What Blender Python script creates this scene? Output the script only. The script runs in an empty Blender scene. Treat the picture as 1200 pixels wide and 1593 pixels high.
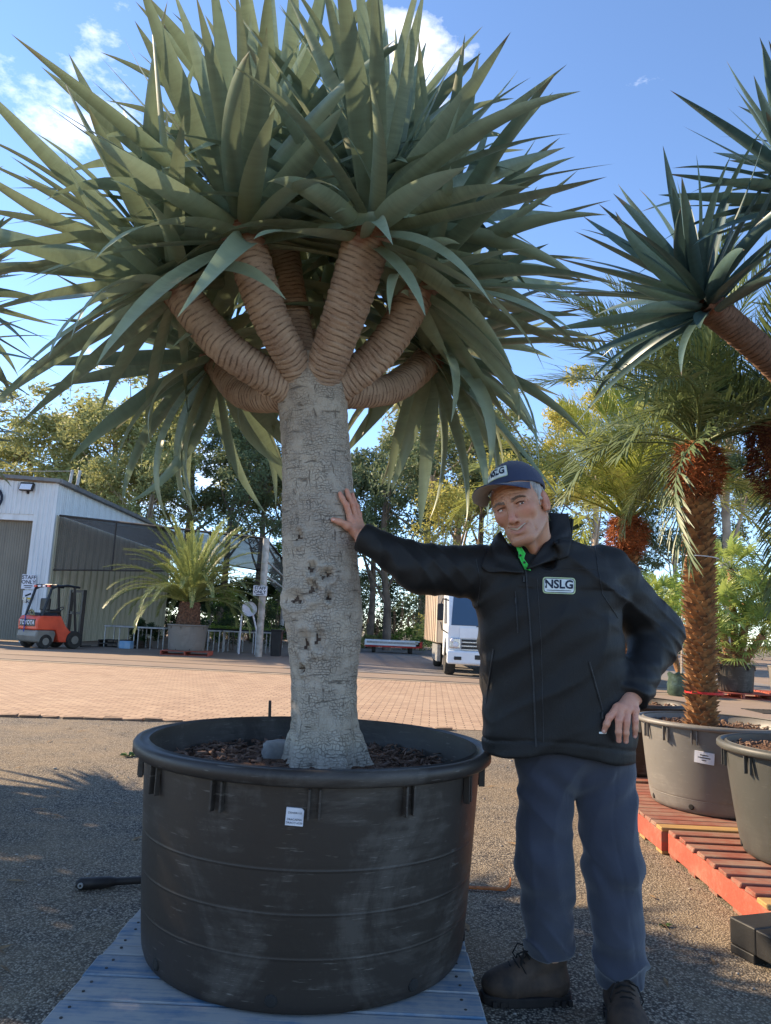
import bpy, bmesh, math, random
import numpy as np
from mathutils import Vector, Matrix, Euler
from mathutils.bvhtree import BVHTree
R = math.radians; PI = math.pi
random.seed(7); np.random.seed(7)
sc = bpy.context.scene
COL = sc.collection

# ------------------------------------------------------------------ camera
F_PX, PITCH, ROLL, CAM_H = 1150.0, R(8.9), R(2.6), 1.22
cam_d = bpy.data.cameras.new('camera'); cam = bpy.data.objects.new('camera', cam_d); COL.objects.link(cam)
cam_d.sensor_fit = 'VERTICAL'; cam_d.sensor_height = 36; cam_d.lens = F_PX/1593*36
cam_d.clip_start = 0.05; cam_d.clip_end = 2000
cam.location = (0, 0, CAM_H)
CAM_R = Matrix.Rotation(PI/2+PITCH, 3, 'X') @ Matrix.Rotation(ROLL, 3, 'Z')
cam.rotation_euler = CAM_R.to_euler()
sc.camera = cam
CAM = Vector((0, 0, CAM_H))
def ray(px, py): return CAM_R @ Vector(((px-600)/F_PX, -(py-796.5)/F_PX, -1))
def gz(px, py, z=0.0):                      # pixel -> point on the level z
    v = ray(px, py); return CAM + v*((z-CAM_H)/v.z)
def gy(px, py, Y):                          # pixel -> point at the depth Y
    v = ray(px, py); return CAM + v*(Y/v.y)

# ------------------------------------------------------------------ world and sun
SUN_EL = R(29); SUN_H = Vector((-0.885, 0.465)).normalized()
SUN = Vector((SUN_H.x*math.cos(SUN_EL), SUN_H.y*math.cos(SUN_EL), math.sin(SUN_EL)))
w = bpy.data.worlds.new('World'); sc.world = w; w.use_nodes = True
nt = w.node_tree; nt.nodes.clear(); N = nt.nodes.new; Lk = nt.links.new
out = N('ShaderNodeOutputWorld'); bg = N('ShaderNodeBackground'); bg.inputs[1].default_value = 0.15
sky = N('ShaderNodeTexSky'); sky.sky_type = 'NISHITA'; sky.sun_disc = False
sky.sun_elevation = SUN_EL; sky.sun_rotation = math.atan2(SUN_H.x, SUN_H.y)
sky.air_density = 0.85; sky.dust_density = 0.0; sky.ozone_density = 3.0; sky.altitude = 1200
tc = N('ShaderNodeTexCoord')
def wmath(op, a, b=None, clamp=False):
    m = N('ShaderNodeMath'); m.operation = op; m.use_clamp = clamp
    for i, x in enumerate((a, b)):
        if x is None: continue
        if isinstance(x, (int, float)): m.inputs[i].default_value = x
        else: Lk(x, m.inputs[i])
    return m.outputs[0]
mp = N('ShaderNodeMapping'); mp.inputs['Scale'].default_value = (1, 1, 2.0); Lk(tc.outputs['Generated'], mp.inputs[0])
nz = N('ShaderNodeTexNoise'); nz.inputs['Scale'].default_value = 7; nz.inputs['Detail'].default_value = 8; nz.inputs['Roughness'].default_value = 0.62
Lk(mp.outputs[0], nz.inputs['Vector'])
nb = N('ShaderNodeTexNoise'); nb.inputs['Scale'].default_value = 2.3; nb.inputs['Detail'].default_value = 2; Lk(mp.outputs[0], nb.inputs['Vector'])
# scattered small cumulus over the whole sky ...
mask = wmath('MULTIPLY', wmath('SUBTRACT', nb.outputs[0], 0.60), 5.0, True)
# ... and the few puffs that show between the crowns (direction, angular radius, weight)
for px, py, rad, wt in ((70, 30, .05, .9), (110, 110, .10, 1.0), (30, 90, .06, .7), (640, 100, .07, 1.0), (625, 40, .05, .8),
                        (330, 720, .10, 1.0), (230, 770, .12, .9), (480, 300, .06, .6)):
    d = ray(px, py).normalized()
    dt = N('ShaderNodeVectorMath'); dt.operation = 'DISTANCE'; Lk(tc.outputs['Generated'], dt.inputs[0]); dt.inputs[1].default_value = d
    mr = N('ShaderNodeMapRange'); mr.inputs['From Min'].default_value = rad*1.3; mr.inputs['From Max'].default_value = 0; mr.inputs['To Max'].default_value = wt
    Lk(dt.outputs['Value'], mr.inputs['Value']); mask = wmath('MAXIMUM', mask, mr.outputs[0])
dens = wmath('MULTIPLY', wmath('SUBTRACT', wmath('ADD', nz.outputs[0], wmath('MULTIPLY', mask, 0.34)), 0.68), 4.5, True)
dens = wmath('MULTIPLY', dens, 0.9)
mix = N('ShaderNodeMix'); mix.data_type = 'RGBA'; Lk(dens, mix.inputs[0]); Lk(sky.outputs[0], mix.inputs[6]); mix.inputs[7].default_value = (6.3, 6.2, 6.2, 1)
Lk(mix.outputs[2], bg.inputs[0]); Lk(bg.outputs[0], out.inputs[0])

sun_d = bpy.data.lights.new('sun', 'SUN'); sun_d.energy = 4.6; sun_d.angle = R(0.55); sun_d.color = (1, .79, .54)
sun = bpy.data.objects.new('sun', sun_d); COL.objects.link(sun); sun.rotation_euler = SUN.to_track_quat('Z', 'Y').to_euler(); sun.location = SUN*30
sc.view_settings.view_transform = 'Standard'; sc.view_settings.look = 'None'; sc.view_settings.gamma = 1
sc.view_settings.exposure = 1.3; sc.view_settings.use_curve_mapping = False

# ------------------------------------------------------------------ helpers: objects
def tag(o, label=None, cat=None, group=None, kind=None):
    if label: o['label'] = label
    if cat: o['category'] = cat
    if group: o['group'] = group
    if kind: o['kind'] = kind
    return o
def thing(name, label, cat, loc=(0, 0, 0), rz=0.0, group=None):
    o = bpy.data.objects.new(name, None); COL.objects.link(o); o.empty_display_size = .1
    o.location = loc; o.rotation_euler = (0, 0, rz); return tag(o, label, cat, group)
def link(name, me, mat=None, parent=None, M=None):
    o = bpy.data.objects.new(name, me); COL.objects.link(o)
    if mat is not None and not me.materials:
        for m in (mat if isinstance(mat, (list, tuple)) else [mat]): me.materials.append(m)
    if parent is not None: o.parent = parent
    if M is not None: o.matrix_basis = M
    return o
def copy_tree(o, parent=None):
    c = o.copy(); COL.objects.link(c); c.parent = parent
    for ch in o.children: copy_tree(ch, c)
    return c

class MB:
    """collects vertices and faces; build() links them as one mesh object"""
    def __init__(s): s.v = []; s.f = []; s.uv = None; s.mi = []
    def add(s, vs, fs, mi=0):
        n = len(s.v); s.v += [tuple(p) for p in vs]; s.f += [tuple(i+n for i in f) for f in fs]; s.mi += [mi]*len(fs); return s
    def box(s, c, d, rot=None, mi=0, taper=None):
        x, y, z = d[0]/2, d[1]/2, d[2]/2; t = taper or (1, 1)
        vs = [Vector((sx*x*(t[0] if sz > 0 else 1), sy*y*(t[1] if sz > 0 else 1), sz*z)) for sz in (-1, 1) for sy in (-1, 1) for sx in (-1, 1)]
        if rot is not None: vs = [rot @ p for p in vs]
        return s.add([p+Vector(c) for p in vs], [(0, 2, 3, 1), (4, 5, 7, 6), (0, 1, 5, 4), (2, 6, 7, 3), (0, 4, 6, 2), (1, 3, 7, 5)], mi)
    def span(s, a, b, mi=0): return s.box([(p+q)/2 for p, q in zip(a, b)], [abs(q-p) for p, q in zip(a, b)], None, mi)
    def tube(s, pts, r, n=8, cap=True, mi=0):
        pts = [Vector(p) for p in pts]; k = len(pts); rr = r if isinstance(r, (list, tuple)) else [r]*k
        vs = []; t0 = (pts[1]-pts[0]).normalized(); u = t0.orthogonal().normalized()
        for i, p in enumerate(pts):
            t = ((pts[min(i+1, k-1)]-pts[max(i-1, 0)])).normalized(); u = (u-t*u.dot(t))
            u = u.normalized() if u.length > 1e-6 else t.orthogonal().normalized(); q = t.cross(u)
            vs += [p+(u*math.cos(2*PI*j/n)+q*math.sin(2*PI*j/n))*rr[i] for j in range(n)]
        fs = [(i*n+j, i*n+(j+1) % n, (i+1)*n+(j+1) % n, (i+1)*n+j) for i in range(k-1) for j in range(n)]
        if cap: fs += [tuple(range(n-1, -1, -1)), tuple(range((k-1)*n, k*n))]
        return s.add(vs, fs, mi)
    def lathe(s, prof, n=32, c=(0, 0, 0), axis='Z', mi=0):
        vs = []
        for r_, z_ in prof:
            for j in range(n):
                a = 2*PI*j/n; p = (r_*math.cos(a), r_*math.sin(a), z_)
                if axis == 'X': p = (z_, p[0], p[1])
                if axis == 'Y': p = (p[0], z_, p[1])
                vs.append((p[0]+c[0], p[1]+c[1], p[2]+c[2]))
        fs = [(i*n+j, i*n+(j+1) % n, (i+1)*n+(j+1) % n, (i+1)*n+j) for i in range(len(prof)-1) for j in range(n)]
        if axis == 'Y': fs = [f[::-1] for f in fs]
        return s.add(vs, fs, mi)
    def prism(s, poly, h0, h1, plane='XZ', mi=0):
        """poly in a plane, pulled from h0 to h1 along the third axis"""
        def P(a, b, h): return {'XZ': (a, h, b), 'XY': (a, b, h), 'YZ': (h, a, b)}[plane]
        n = len(poly); vs = [P(a, b, h0) for a, b in poly]+[P(a, b, h1) for a, b in poly]
        fs = [(i, (i+1) % n, n+(i+1) % n, n+i) for i in range(n)]+[tuple(range(n-1, -1, -1)), tuple(range(n, 2*n))]
        return s.add(vs, fs, mi)
    def mesh(s, name, smooth=False, angle=40):
        me = bpy.data.meshes.new(name); me.from_pydata(s.v, [], s.f); me.update()
        bm = bmesh.new(); bm.from_mesh(me); bmesh.ops.recalc_face_normals(bm, faces=bm.faces); bm.to_mesh(me); bm.free()
        if any(s.mi): me.polygons.foreach_set('material_index', s.mi)
        if smooth:
            me.polygons.foreach_set('use_smooth', [True]*len(me.polygons)); me.set_sharp_from_angle(angle=R(angle))
        return me
    def build(s, name, mat, parent=None, smooth=False, bevel=0, M=None, angle=40):
        o = link(name, s.mesh(name, smooth, angle), mat, parent, M)
        if bevel:
            b = o.modifiers.new('bevel', 'BEVEL'); b.width = bevel; b.segments = 2; b.limit_method = 'ANGLE'; b.angle_limit = R(35)
        return o
def np_mesh(name, V, Fc, smooth=False, uv=None, col=None, cname='col'):
    """numpy vertices (n,3), faces (m,3) or (m,4)"""
    me = bpy.data.meshes.new(name); V = np.asarray(V, np.float32); Fc = np.asarray(Fc, np.int32); k = Fc.shape[1]
    me.vertices.add(len(V)); me.vertices.foreach_set('co', V.ravel())
    me.loops.add(Fc.size); me.loops.foreach_set('vertex_index', Fc.ravel())
    me.polygons.add(len(Fc)); me.polygons.foreach_set('loop_start', np.arange(len(Fc), dtype=np.int32)*k)
    me.update(calc_edges=True); me.validate()
    if smooth: me.polygons.foreach_set('use_smooth', np.ones(len(me.polygons), bool))
    if uv is not None:
        l = me.uv_layers.new(name='uv'); idx = np.empty(len(me.loops), np.int32); me.loops.foreach_get('vertex_index', idx)
        l.data.foreach_set('uv', np.asarray(uv, np.float32)[idx].ravel())
    if col is not None:
        a = me.color_attributes.new(cname, 'FLOAT_COLOR', 'POINT'); c = np.ones((len(V), 4), np.float32); c[:, :3] = col; a.data.foreach_set('color', c.ravel())
    return me

# ------------------------------------------------------------------ helpers: materials
def srgb(r, g, b): return tuple(((x/255)/12.92 if x/255 < .04045 else ((x/255+.055)/1.055)**2.4) for x in (r, g, b))
class NT:
    def __init__(s, name):
        s.m = bpy.data.materials.new(name); s.m.use_nodes = True; s.t = s.m.node_tree; s.b = s.t.nodes['Principled BSDF']; s.o = s.t.nodes['Material Output']
    def n(s, typ, **kw):
        x = s.t.nodes.new(typ)
        for k, v in kw.items():
            if k.startswith('i_'):
                key = k[2:].replace('_', ' '); x.inputs[key].default_value = v
            else: setattr(x, k, v)
        return x
    def l(s, a, b): s.t.links.new(a, b)
    def coord(s, kind='Object', scale=(1, 1, 1), loc=(0, 0, 0), rot=(0, 0, 0)):
        c = s.n('ShaderNodeTexCoord'); m = s.n('ShaderNodeMapping'); m.inputs['Scale'].default_value = scale; m.inputs['Location'].default_value = loc; m.inputs['Rotation'].default_value = rot
        s.l(c.outputs[kind], m.inputs[0]); return m.outputs[0]
    def noise(s, vec, scale, detail=4, rough=.55, dist=0):
        x = s.n('ShaderNodeTexNoise'); x.inputs['Scale'].default_value = scale; x.inputs['Detail'].default_value = detail; x.inputs['Roughness'].default_value = rough; x.inputs['Distortion'].default_value = dist
        s.l(vec, x.inputs['Vector']); return x.outputs[0]
    def ramp(s, f, a, b, c0=(0, 0, 0), c1=(1, 1, 1)):
        r = s.n('ShaderNodeValToRGB'); e = r.color_ramp.elements; e[0].position = a; e[1].position = b; e[0].color = (*c0, 1); e[1].color = (*c1, 1); s.l(f, r.inputs[0]); return r.outputs[0]
    def mix(s, f, a, b, blend='MIX'):
        x = s.n('ShaderNodeMix', data_type='RGBA', blend_type=blend)
        for i, v in ((0, f), (6, a), (7, b)):
            if isinstance(v, (int, float)): x.inputs[i].default_value = v
            elif isinstance(v, tuple): x.inputs[i].default_value = (*v, 1) if len(v) == 3 else v
            else: s.l(v, x.inputs[i])
        return x.outputs[2]
    def math(s, op, a, b=0.0, clamp=False):
        x = s.n('ShaderNodeMath', operation=op, use_clamp=clamp)
        for i, v in ((0, a), (1, b)):
            if isinstance(v, (int, float)): x.inputs[i].default_value = v
            else: s.l(v, x.inputs[i])
        return x.outputs[0]
    def set(s, **kw):
        names = dict(color='Base Color', rough='Roughness', metal='Metallic', spec='Specular IOR Level', alpha='Alpha', trans='Transmission Weight', sheen='Sheen Weight', coat='Coat Weight', sss='Subsurface Weight')
        for k, v in kw.items():
            i = s.b.inputs[names[k]]
            if isinstance(v, (int, float)): i.default_value = v
            elif isinstance(v, tuple): i.default_value = (*v, 1)
            else: s.l(v, i)
        return s
    def bump(s, h, strength=.3, dist=.01):
        b = s.n('ShaderNodeBump'); b.inputs['Strength'].default_value = strength; b.inputs['Distance'].default_value = dist; s.l(h, b.inputs['Height']); s.l(b.outputs[0], s.b.inputs['Normal']); return s
    def translucent(s, col, fac):
        t = s.n('ShaderNodeBsdfTranslucent'); mx = s.n('ShaderNodeMixShader'); mx.inputs[0].default_value = fac
        if isinstance(col, tuple): t.inputs[0].default_value = (*col, 1)
        else: s.l(col, t.inputs[0])
        s.l(s.b.outputs[0], mx.inputs[1]); s.l(t.outputs[0], mx.inputs[2]); s.l(mx.outputs[0], s.o.inputs[0]); return s
    def rnd(s): return s.n('ShaderNodeObjectInfo').outputs['Random']
def pmat(name, c1, c2=None, scale=6, rough=.7, bump=.15, bscale=80, bdist=.004, metal=0, spec=.4, rnd=0, a=.35, b=.65, coord='Object', stretch=(1, 1, 1)):
    t = NT(name); v = t.coord(coord, stretch); c2 = c2 or tuple(x*.7 for x in c1)
    col = t.mix(t.ramp(t.noise(v, scale), a, b), c1, c2)
    if rnd:
        col = t.mix(t.math('MULTIPLY', t.rnd(), rnd), col, tuple(x*.45 for x in c1))
    t.set(color=col, rough=rough, metal=metal, spec=spec)
    if bump: t.bump(t.noise(v, bscale, 3), bump, bdist)
    return t.m
# ================================================================== the setting: ground sheets
def asphalt_mat():
    t = NT('chip_seal'); v = t.coord('Object')
    vo = t.n('ShaderNodeTexVoronoi', feature='F1'); vo.inputs['Scale'].default_value = 120; t.l(v, vo.inputs['Vector'])
    v2 = t.n('ShaderNodeTexVoronoi', feature='F1'); v2.inputs['Scale'].default_value = 170; t.l(v, v2.inputs['Vector'])
    stone = t.ramp(t.n('ShaderNodeSeparateColor').outputs[0], 0, 1)
    sep = t.n('ShaderNodeSeparateColor'); t.l(vo.outputs['Color'], sep.inputs[0])
    stone = t.ramp(sep.outputs[0], .1, .95, srgb(70, 66, 61), srgb(186, 172, 150))
    gap = t.ramp(vo.outputs['Distance'], .35, .75)
    big = t.noise(v, .9, 4, .6); mid = t.noise(v, 5, 3)
    dust = t.ramp(t.math('ADD', t.math('MULTIPLY', big, .75), t.math('MULTIPLY', mid, .3)), .42, .66)
    col = t.mix(gap, stone, srgb(58, 54, 52))
    col = t.mix(t.math('MULTIPLY', dust, .5), col, srgb(150, 131, 104))
    t.set(color=col, rough=.92, spec=.2)
    h = t.math('SUBTRACT', t.math('MULTIPLY', t.noise(v, 60, 2), .4), t.math('ADD', vo.outputs['Distance'], t.math('MULTIPLY', v2.outputs['Distance'], .4)))
    t.bump(h, .7, .006); return t.m
def brick_mat():
    t = NT('brick_pavers'); v = t.coord('Object', rot=(0, 0, R(4)))
    br = t.n('ShaderNodeTexBrick', offset=.5); t.l(v, br.inputs['Vector'])
    for k, x in (('Scale', 1), ('Mortar Size', .008), ('Mortar Smooth', .3), ('Bias', 0), ('Brick Width', .23), ('Row Height', .115)): br.inputs[k].default_value = x
    br.inputs['Color1'].default_value = (*srgb(186, 158, 130), 1); br.inputs['Color2'].default_value = (*srgb(164, 136, 112), 1); br.inputs['Mortar'].default_value = (*srgb(92, 76, 64), 1)
    big = t.ramp(t.noise(v, .5, 5, .6), .35, .7)
    col = t.mix(t.math('MULTIPLY', big, .45), br.outputs['Color'], srgb(176, 152, 126))
    col = t.mix(t.math('MULTIPLY', t.ramp(t.noise(v, 3, 4), .5, .75), .3), col, srgb(108, 90, 76))
    t.set(color=col, rough=.9, spec=.2)
    t.bump(t.math('SUBTRACT', t.math('MULTIPLY', t.noise(v, 9, 3), .5), br.outputs['Fac']), 1, .014); return t.m
def concrete_mat(name, c1, c2):
    t = NT(name); v = t.coord('Object')
    col = t.mix(t.ramp(t.noise(v, .35, 6, .65), .3, .7), c1, c2)
    col = t.mix(t.math('MULTIPLY', t.ramp(t.noise(v, 2.2, 5, .7), .52, .72), .35), col, tuple(x*.55 for x in c1))
    t.set(color=col, rough=.88, spec=.25); t.bump(t.noise(v, 30, 4), .25, .01); return t.m
M_ASPH = asphalt_mat(); M_BRICKPAVE = brick_mat()
M_CONC = concrete_mat('yard_concrete', srgb(150, 130, 110), srgb(128, 112, 98)); M_DRIVE = concrete_mat('driveway_concrete', srgb(134, 126, 118), srgb(110, 104, 100))
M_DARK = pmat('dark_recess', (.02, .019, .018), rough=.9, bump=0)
def sheet(name, poly, z, mat):
    me = bpy.data.meshes.new(name); me.from_pydata([(x, y, z) for x, y in poly], [], [tuple(range(len(poly)))]); me.update()
    return tag(link(name, me, mat), kind='structure')
sheet('ground', [(-600, -600), (600, -600), (600, 600), (-600, 600)], 0, M_ASPH)
eL, eR = Vector((-4.42, 8.99)), Vector((.93, 9.55)); dE = (eR-eL)/(eR.x-eL.x)
fL, fR = Vector((-9.65, 19.26)), Vector((2.04, 18.23)); dF = (fR-fL)/(fR.x-fL.x)
def on(p, d, x): q = p+d*(x-p.x); return (q.x, q.y)
pav = sheet('brick_paving', [on(eL, dE, -40), on(eL, dE, 5.2), (5.4, 14.0), on(fL, dF, 5.4), on(fL, dF, -40)], .004, M_BRICKPAVE)
sheet('concrete_yard', [on(fL, dF, -40), on(fL, dF, 40), (40, 70), (-40, 70)], .004, M_CONC)
sheet('driveway', [(-2.6, 20.6), (12, 19.4), (14, 70), (-3.6, 70)], .008, M_DRIVE)
sheet('concrete_path', [(5.45, 9.7), (40, 6.2), (40, 15.4), on(fL, dF, 40), on(fL, dF, 5.45)], .005, M_CONC)
# slotted drain along the paving: a dark channel with a pale edge band
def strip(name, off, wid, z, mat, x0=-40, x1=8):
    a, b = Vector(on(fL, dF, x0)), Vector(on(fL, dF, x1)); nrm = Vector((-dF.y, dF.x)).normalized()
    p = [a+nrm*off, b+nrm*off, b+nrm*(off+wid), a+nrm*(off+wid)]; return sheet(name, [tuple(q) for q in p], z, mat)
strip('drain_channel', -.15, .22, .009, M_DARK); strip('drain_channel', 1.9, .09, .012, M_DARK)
strip('kerb_band', -.55, .36, .010, pmat('pale_concrete_band', srgb(156, 140, 118), srgb(132, 116, 98), 3, .9))
# broken edge course of bricks where the paving meets the seal
M_EDGEBR = pmat('edge_brick', srgb(150, 124, 98), srgb(116, 92, 76), 9, .92, .4, 40, .008, rnd=.5)
ebm = [MB().box((0, 0, 0), (.215, .10, .05)).add([], []).mesh('edge_brick') for _ in range(3)]
for k, m in enumerate(ebm):
    for vtx in m.vertices: vtx.co += Vector((random.uniform(-.02, .02), random.uniform(-.014, .014), random.uniform(-.006, .006)))
for i in range(52):
    x = -6.6+i*.232+random.uniform(-.02, .02)
    if random.random() < .10: continue
    p = on(eL, dE, x)
    link('edge_brick', ebm[i % 3], M_EDGEBR, pav, Matrix.Translation((p[0], p[1]-.055+random.uniform(-.03, .02), .0+random.uniform(-.012, .008))) @ Euler((random.uniform(-.06, .06), random.uniform(-.05, .05), math.atan(dE.y)+random.uniform(-.16, .16))).to_matrix().to_4x4())
# grate in the concrete on the right
g = thing('drain_grate', 'dark steel drain grate set in concrete behind the palm pots', 'grate', gz(1195, 1108))
for yy in (-.4, .4): MB().box((.4, yy, .011), (1.4, .05, .01)).build('frame_bar', M_DARK, g)
for i in range(14): MB().box((-.26+i*.1, 0, .012), (.03, .76, .012)).build('grate_bar', M_DARK, g)
# ================================================================== plant builders
def frame_from(d, up):
    y = d.normalized(); z = (up-y*up.dot(y))
    z = z.normalized() if z.length > 1e-4 else y.orthogonal().normalized(); x = y.cross(z)
    return Matrix((x, y, z)).transposed()
def sweep_np(pts, rad, nseg, rows, disp=None):
    """tube along pts with radius rad(t), displaced by disp(t, theta, s); returns V, F, uv"""
    P = [Vector(p) for p in pts]; cum = [0]
    for a, b in zip(P, P[1:]): cum.append(cum[-1]+(b-a).length)
    L = cum[-1]
    def at(s):                                              # Catmull-Rom through the points
        for i in range(len(P)-1):
            if s <= cum[i+1] or i == len(P)-2:
                u = (s-cum[i])/max(1e-9, cum[i+1]-cum[i]); p0 = P[max(0, i-1)]; p1 = P[i]; p2 = P[i+1]; p3 = P[min(len(P)-1, i+2)]
                return .5*((2*p1)+(p2-p0)*u+(2*p0-5*p1+4*p2-p3)*u*u+(3*p1-p0-3*p2+p3)*u**3)
    C_ = [at(L*i/(rows-1)) for i in range(rows)]
    U = []; t0 = (C_[1]-C_[0]).normalized(); u = (Vector((1, 0, 0))-t0*t0.x).normalized() if abs(t0.x) < .9 else t0.orthogonal().normalized()
    V = np.zeros((rows, nseg+1, 3)); uv = np.zeros((rows, nseg+1, 2)); th = np.linspace(0, 2*PI, nseg+1)
    for i, c in enumerate(C_):
        t = (C_[min(i+1, rows-1)]-C_[max(i-1, 0)]).normalized(); u = (u-t*u.dot(t)).normalized(); q = t.cross(u); tt = i/(rows-1)
        r_ = rad(tt)*np.ones(nseg+1)
        if disp is not None: r_ = r_+disp(tt, th, tt*L)
        V[i] = np.array(c)+np.outer(r_*np.cos(th), np.array(u))+np.outer(r_*np.sin(th), np.array(q))
        uv[i, :, 0] = th/(2*PI)*2*PI*rad(.5); uv[i, :, 1] = tt*L
    V[:, -1] = V[:, 0]
    a = (np.arange(rows-1)[:, None]*(nseg+1)+np.arange(nseg)[None]).ravel()
    Fc = np.stack([a, a+1, a+nseg+2, a+nseg+1], 1)
    return V.reshape(-1, 3), Fc, uv.reshape(-1, 2)
def snoise(x, seed=0):                                       # cheap smooth 1-D noise
    return np.sin(x*1.0+seed)+.6*np.sin(x*2.3+seed*1.7+1)+.4*np.sin(x*4.1+seed*.6+2)

def bark_trunk_mat():
    t = NT('dragon_trunk_bark'); c = t.n('ShaderNodeTexCoord')
    def mp(sx, sy):
        m = t.n('ShaderNodeMapping'); m.inputs['Scale'].default_value = (sx, sy, 1); t.l(c.outputs['UV'], m.inputs[0]); return m.outputs[0]
    hz = t.noise(mp(9, 75), 1, 4, .6, .6); vt = t.noise(mp(75, 16), 1, 4, .65, .8); fine = t.noise(mp(160, 160), 1, 3)
    br = t.n('ShaderNodeTexBrick', offset=.37); nzv = t.n('ShaderNodeTexNoise'); nzv.inputs['Scale'].default_value = 26; t.l(c.outputs['UV'], nzv.inputs['Vector'])
    vm = t.n('ShaderNodeVectorMath', operation='SCALE'); vm.inputs['Scale'].default_value = .045; t.l(nzv.outputs['Color'], vm.inputs[0])
    va = t.n('ShaderNodeVectorMath', operation='ADD'); t.l(c.outputs['UV'], va.inputs[0]); t.l(vm.outputs[0], va.inputs[1]); t.l(va.outputs[0], br.inputs['Vector'])
    for k, x in (('Scale', 1), ('Mortar Size', .0012), ('Mortar Smooth', .6), ('Brick Width', .015), ('Row Height', .011)): br.inputs[k].default_value = x
    ck = t.math('MAXIMUM', t.math('MULTIPLY', br.outputs['Fac'], t.math('MULTIPLY', t.ramp(t.noise(c.outputs['UV'], 14, 3), .38, .62), .9)), t.math('MAXIMUM', t.ramp(hz, .31, .38, (1,)*3, (0,)*3), t.ramp(vt, .31, .39, (1,)*3, (0,)*3)))
    big = t.ramp(t.noise(c.outputs['UV'], 5, 4), .3, .7)
    col = t.mix(big, srgb(182, 168, 148), srgb(150, 137, 122)); col = t.mix(t.math('MULTIPLY', t.ramp(fine, .35, .7), .4), col, srgb(196, 188, 176))
    col = t.mix(t.math('MULTIPLY', ck, .62), col, srgb(78, 68, 60))
    t.set(color=col, rough=.9, spec=.2); t.bump(t.math('SUBTRACT', t.math('MULTIPLY', fine, .25), ck), .9, .006); return t.m
def bark_branch_mat(name, c1, c2, dark):
    t = NT(name); c = t.n('ShaderNodeTexCoord'); at_ = t.n('ShaderNodeVertexColor', layer_name='col')
    sp = t.n('ShaderNodeSeparateColor'); t.l(at_.outputs[0], sp.inputs[0])
    m = t.n('ShaderNodeMapping'); m.inputs['Scale'].default_value = (14, 60, 1); t.l(c.outputs['UV'], m.inputs[0])
    br_ = t.ramp(t.noise(m.outputs[0], 1, 4, .6), .40, .56)
    m2 = t.n('ShaderNodeMapping'); m2.inputs['Scale'].default_value = (60, 60, 1); t.l(c.outputs['UV'], m2.inputs[0]); fine = t.noise(m2.outputs[0], 2, 4)
    col = t.mix(t.ramp(t.noise(m2.outputs[0], .12, 4), .35, .65), c1, c2); col = t.mix(t.math('MULTIPLY', t.ramp(fine, .4, .75), .4), col, tuple(min(1, x*1.25) for x in c1))
    col = t.mix(t.math('MULTIPLY', t.math('MULTIPLY', sp.outputs[0], br_), .9), col, dark)
    col = t.mix(sp.outputs[1], col, srgb(126, 82, 60))       # fresh reddish bark under the leaves
    t.set(color=col, rough=.88, spec=.2); t.bump(t.math('ADD', fine, br_), .5, .004); return t.m
def leaf_mat(name, c1, c2, tip, trans, rough=.42, band=True, spec=.4):
    t = NT(name); v = t.coord('Object'); rn = t.rnd()
    off = t.n('ShaderNodeVectorMath', operation='ADD'); cmb = t.n('ShaderNodeCombineXYZ'); t.l(t.math('MULTIPLY', rn, 40.0), cmb.inputs[0]); t.l(t.math('MULTIPLY', rn, 23.0), cmb.inputs[1])
    t.l(v, off.inputs[0]); t.l(cmb.outputs[0], off.inputs[1]); vv = off.outputs[0]
    col = t.mix(t.ramp(rn, 0, 1), c1, c2)
    if band:
        m = t.n('ShaderNodeMapping'); m.inputs['Scale'].default_value = (6, 34, 6); t.l(vv, m.inputs[0])
        col = t.mix(t.math('MULTIPLY', t.ramp(t.noise(m.outputs[0], 1, 4, .65), .40, .62), .55), col, tuple(x*.52 for x in c1))
        sx = t.n('ShaderNodeSeparateXYZ'); t.l(v, sx.inputs[0]); col = t.mix(t.math('MULTIPLY', t.ramp(t.math('ADD', sx.outputs[1], t.math('MULTIPLY', rn, .12)), .98, 1.06), .85), col, tip)
        col = t.mix(t.math('MULTIPLY', t.ramp(t.math('ABSOLUTE', sx.outputs[0]), .026, .040), .35), col, tuple(min(1, x*1.5) for x in c1))
    m2 = t.n('ShaderNodeMapping'); m2.inputs['Scale'].default_value = (70, 2.5, 1); t.l(vv, m2.inputs[0]); st = t.noise(m2.outputs[0], 1, 3)
    col = t.mix(t.math('MULTIPLY', t.ramp(st, .4, .7), .25), col, tuple(min(1, x*1.5) for x in c2))
    col = t.mix(t.ramp(t.noise(vv, 9, 4, .7), .70, .78), col, tip)
    t.set(color=col, rough=rough, spec=spec); t.bump(st, .12, .002)
    t.translucent(t.mix(.5, col, tuple(min(1, x*1.6) for x in c2)), trans); return t.m
M_TRUNK = bark_trunk_mat()
M_BRANCH = bark_branch_mat('dragon_branch_bark', srgb(186, 162, 138), srgb(150, 124, 104), srgb(66, 46, 36))
M_BRANCH_D = bark_branch_mat('dragon_branch_bark_brown', srgb(128, 100, 82), srgb(96, 74, 60), srgb(30, 22, 18))
M_DLEAF = leaf_mat('dragon_leaf', srgb(138, 146, 116), srgb(110, 126, 102), srgb(120, 96, 66), .17, .36)
M_DLEAF_D = leaf_mat('dragon_leaf_blue', srgb(78, 98, 92), srgb(64, 88, 84), srgb(118, 78, 52), .10, .34)

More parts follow.
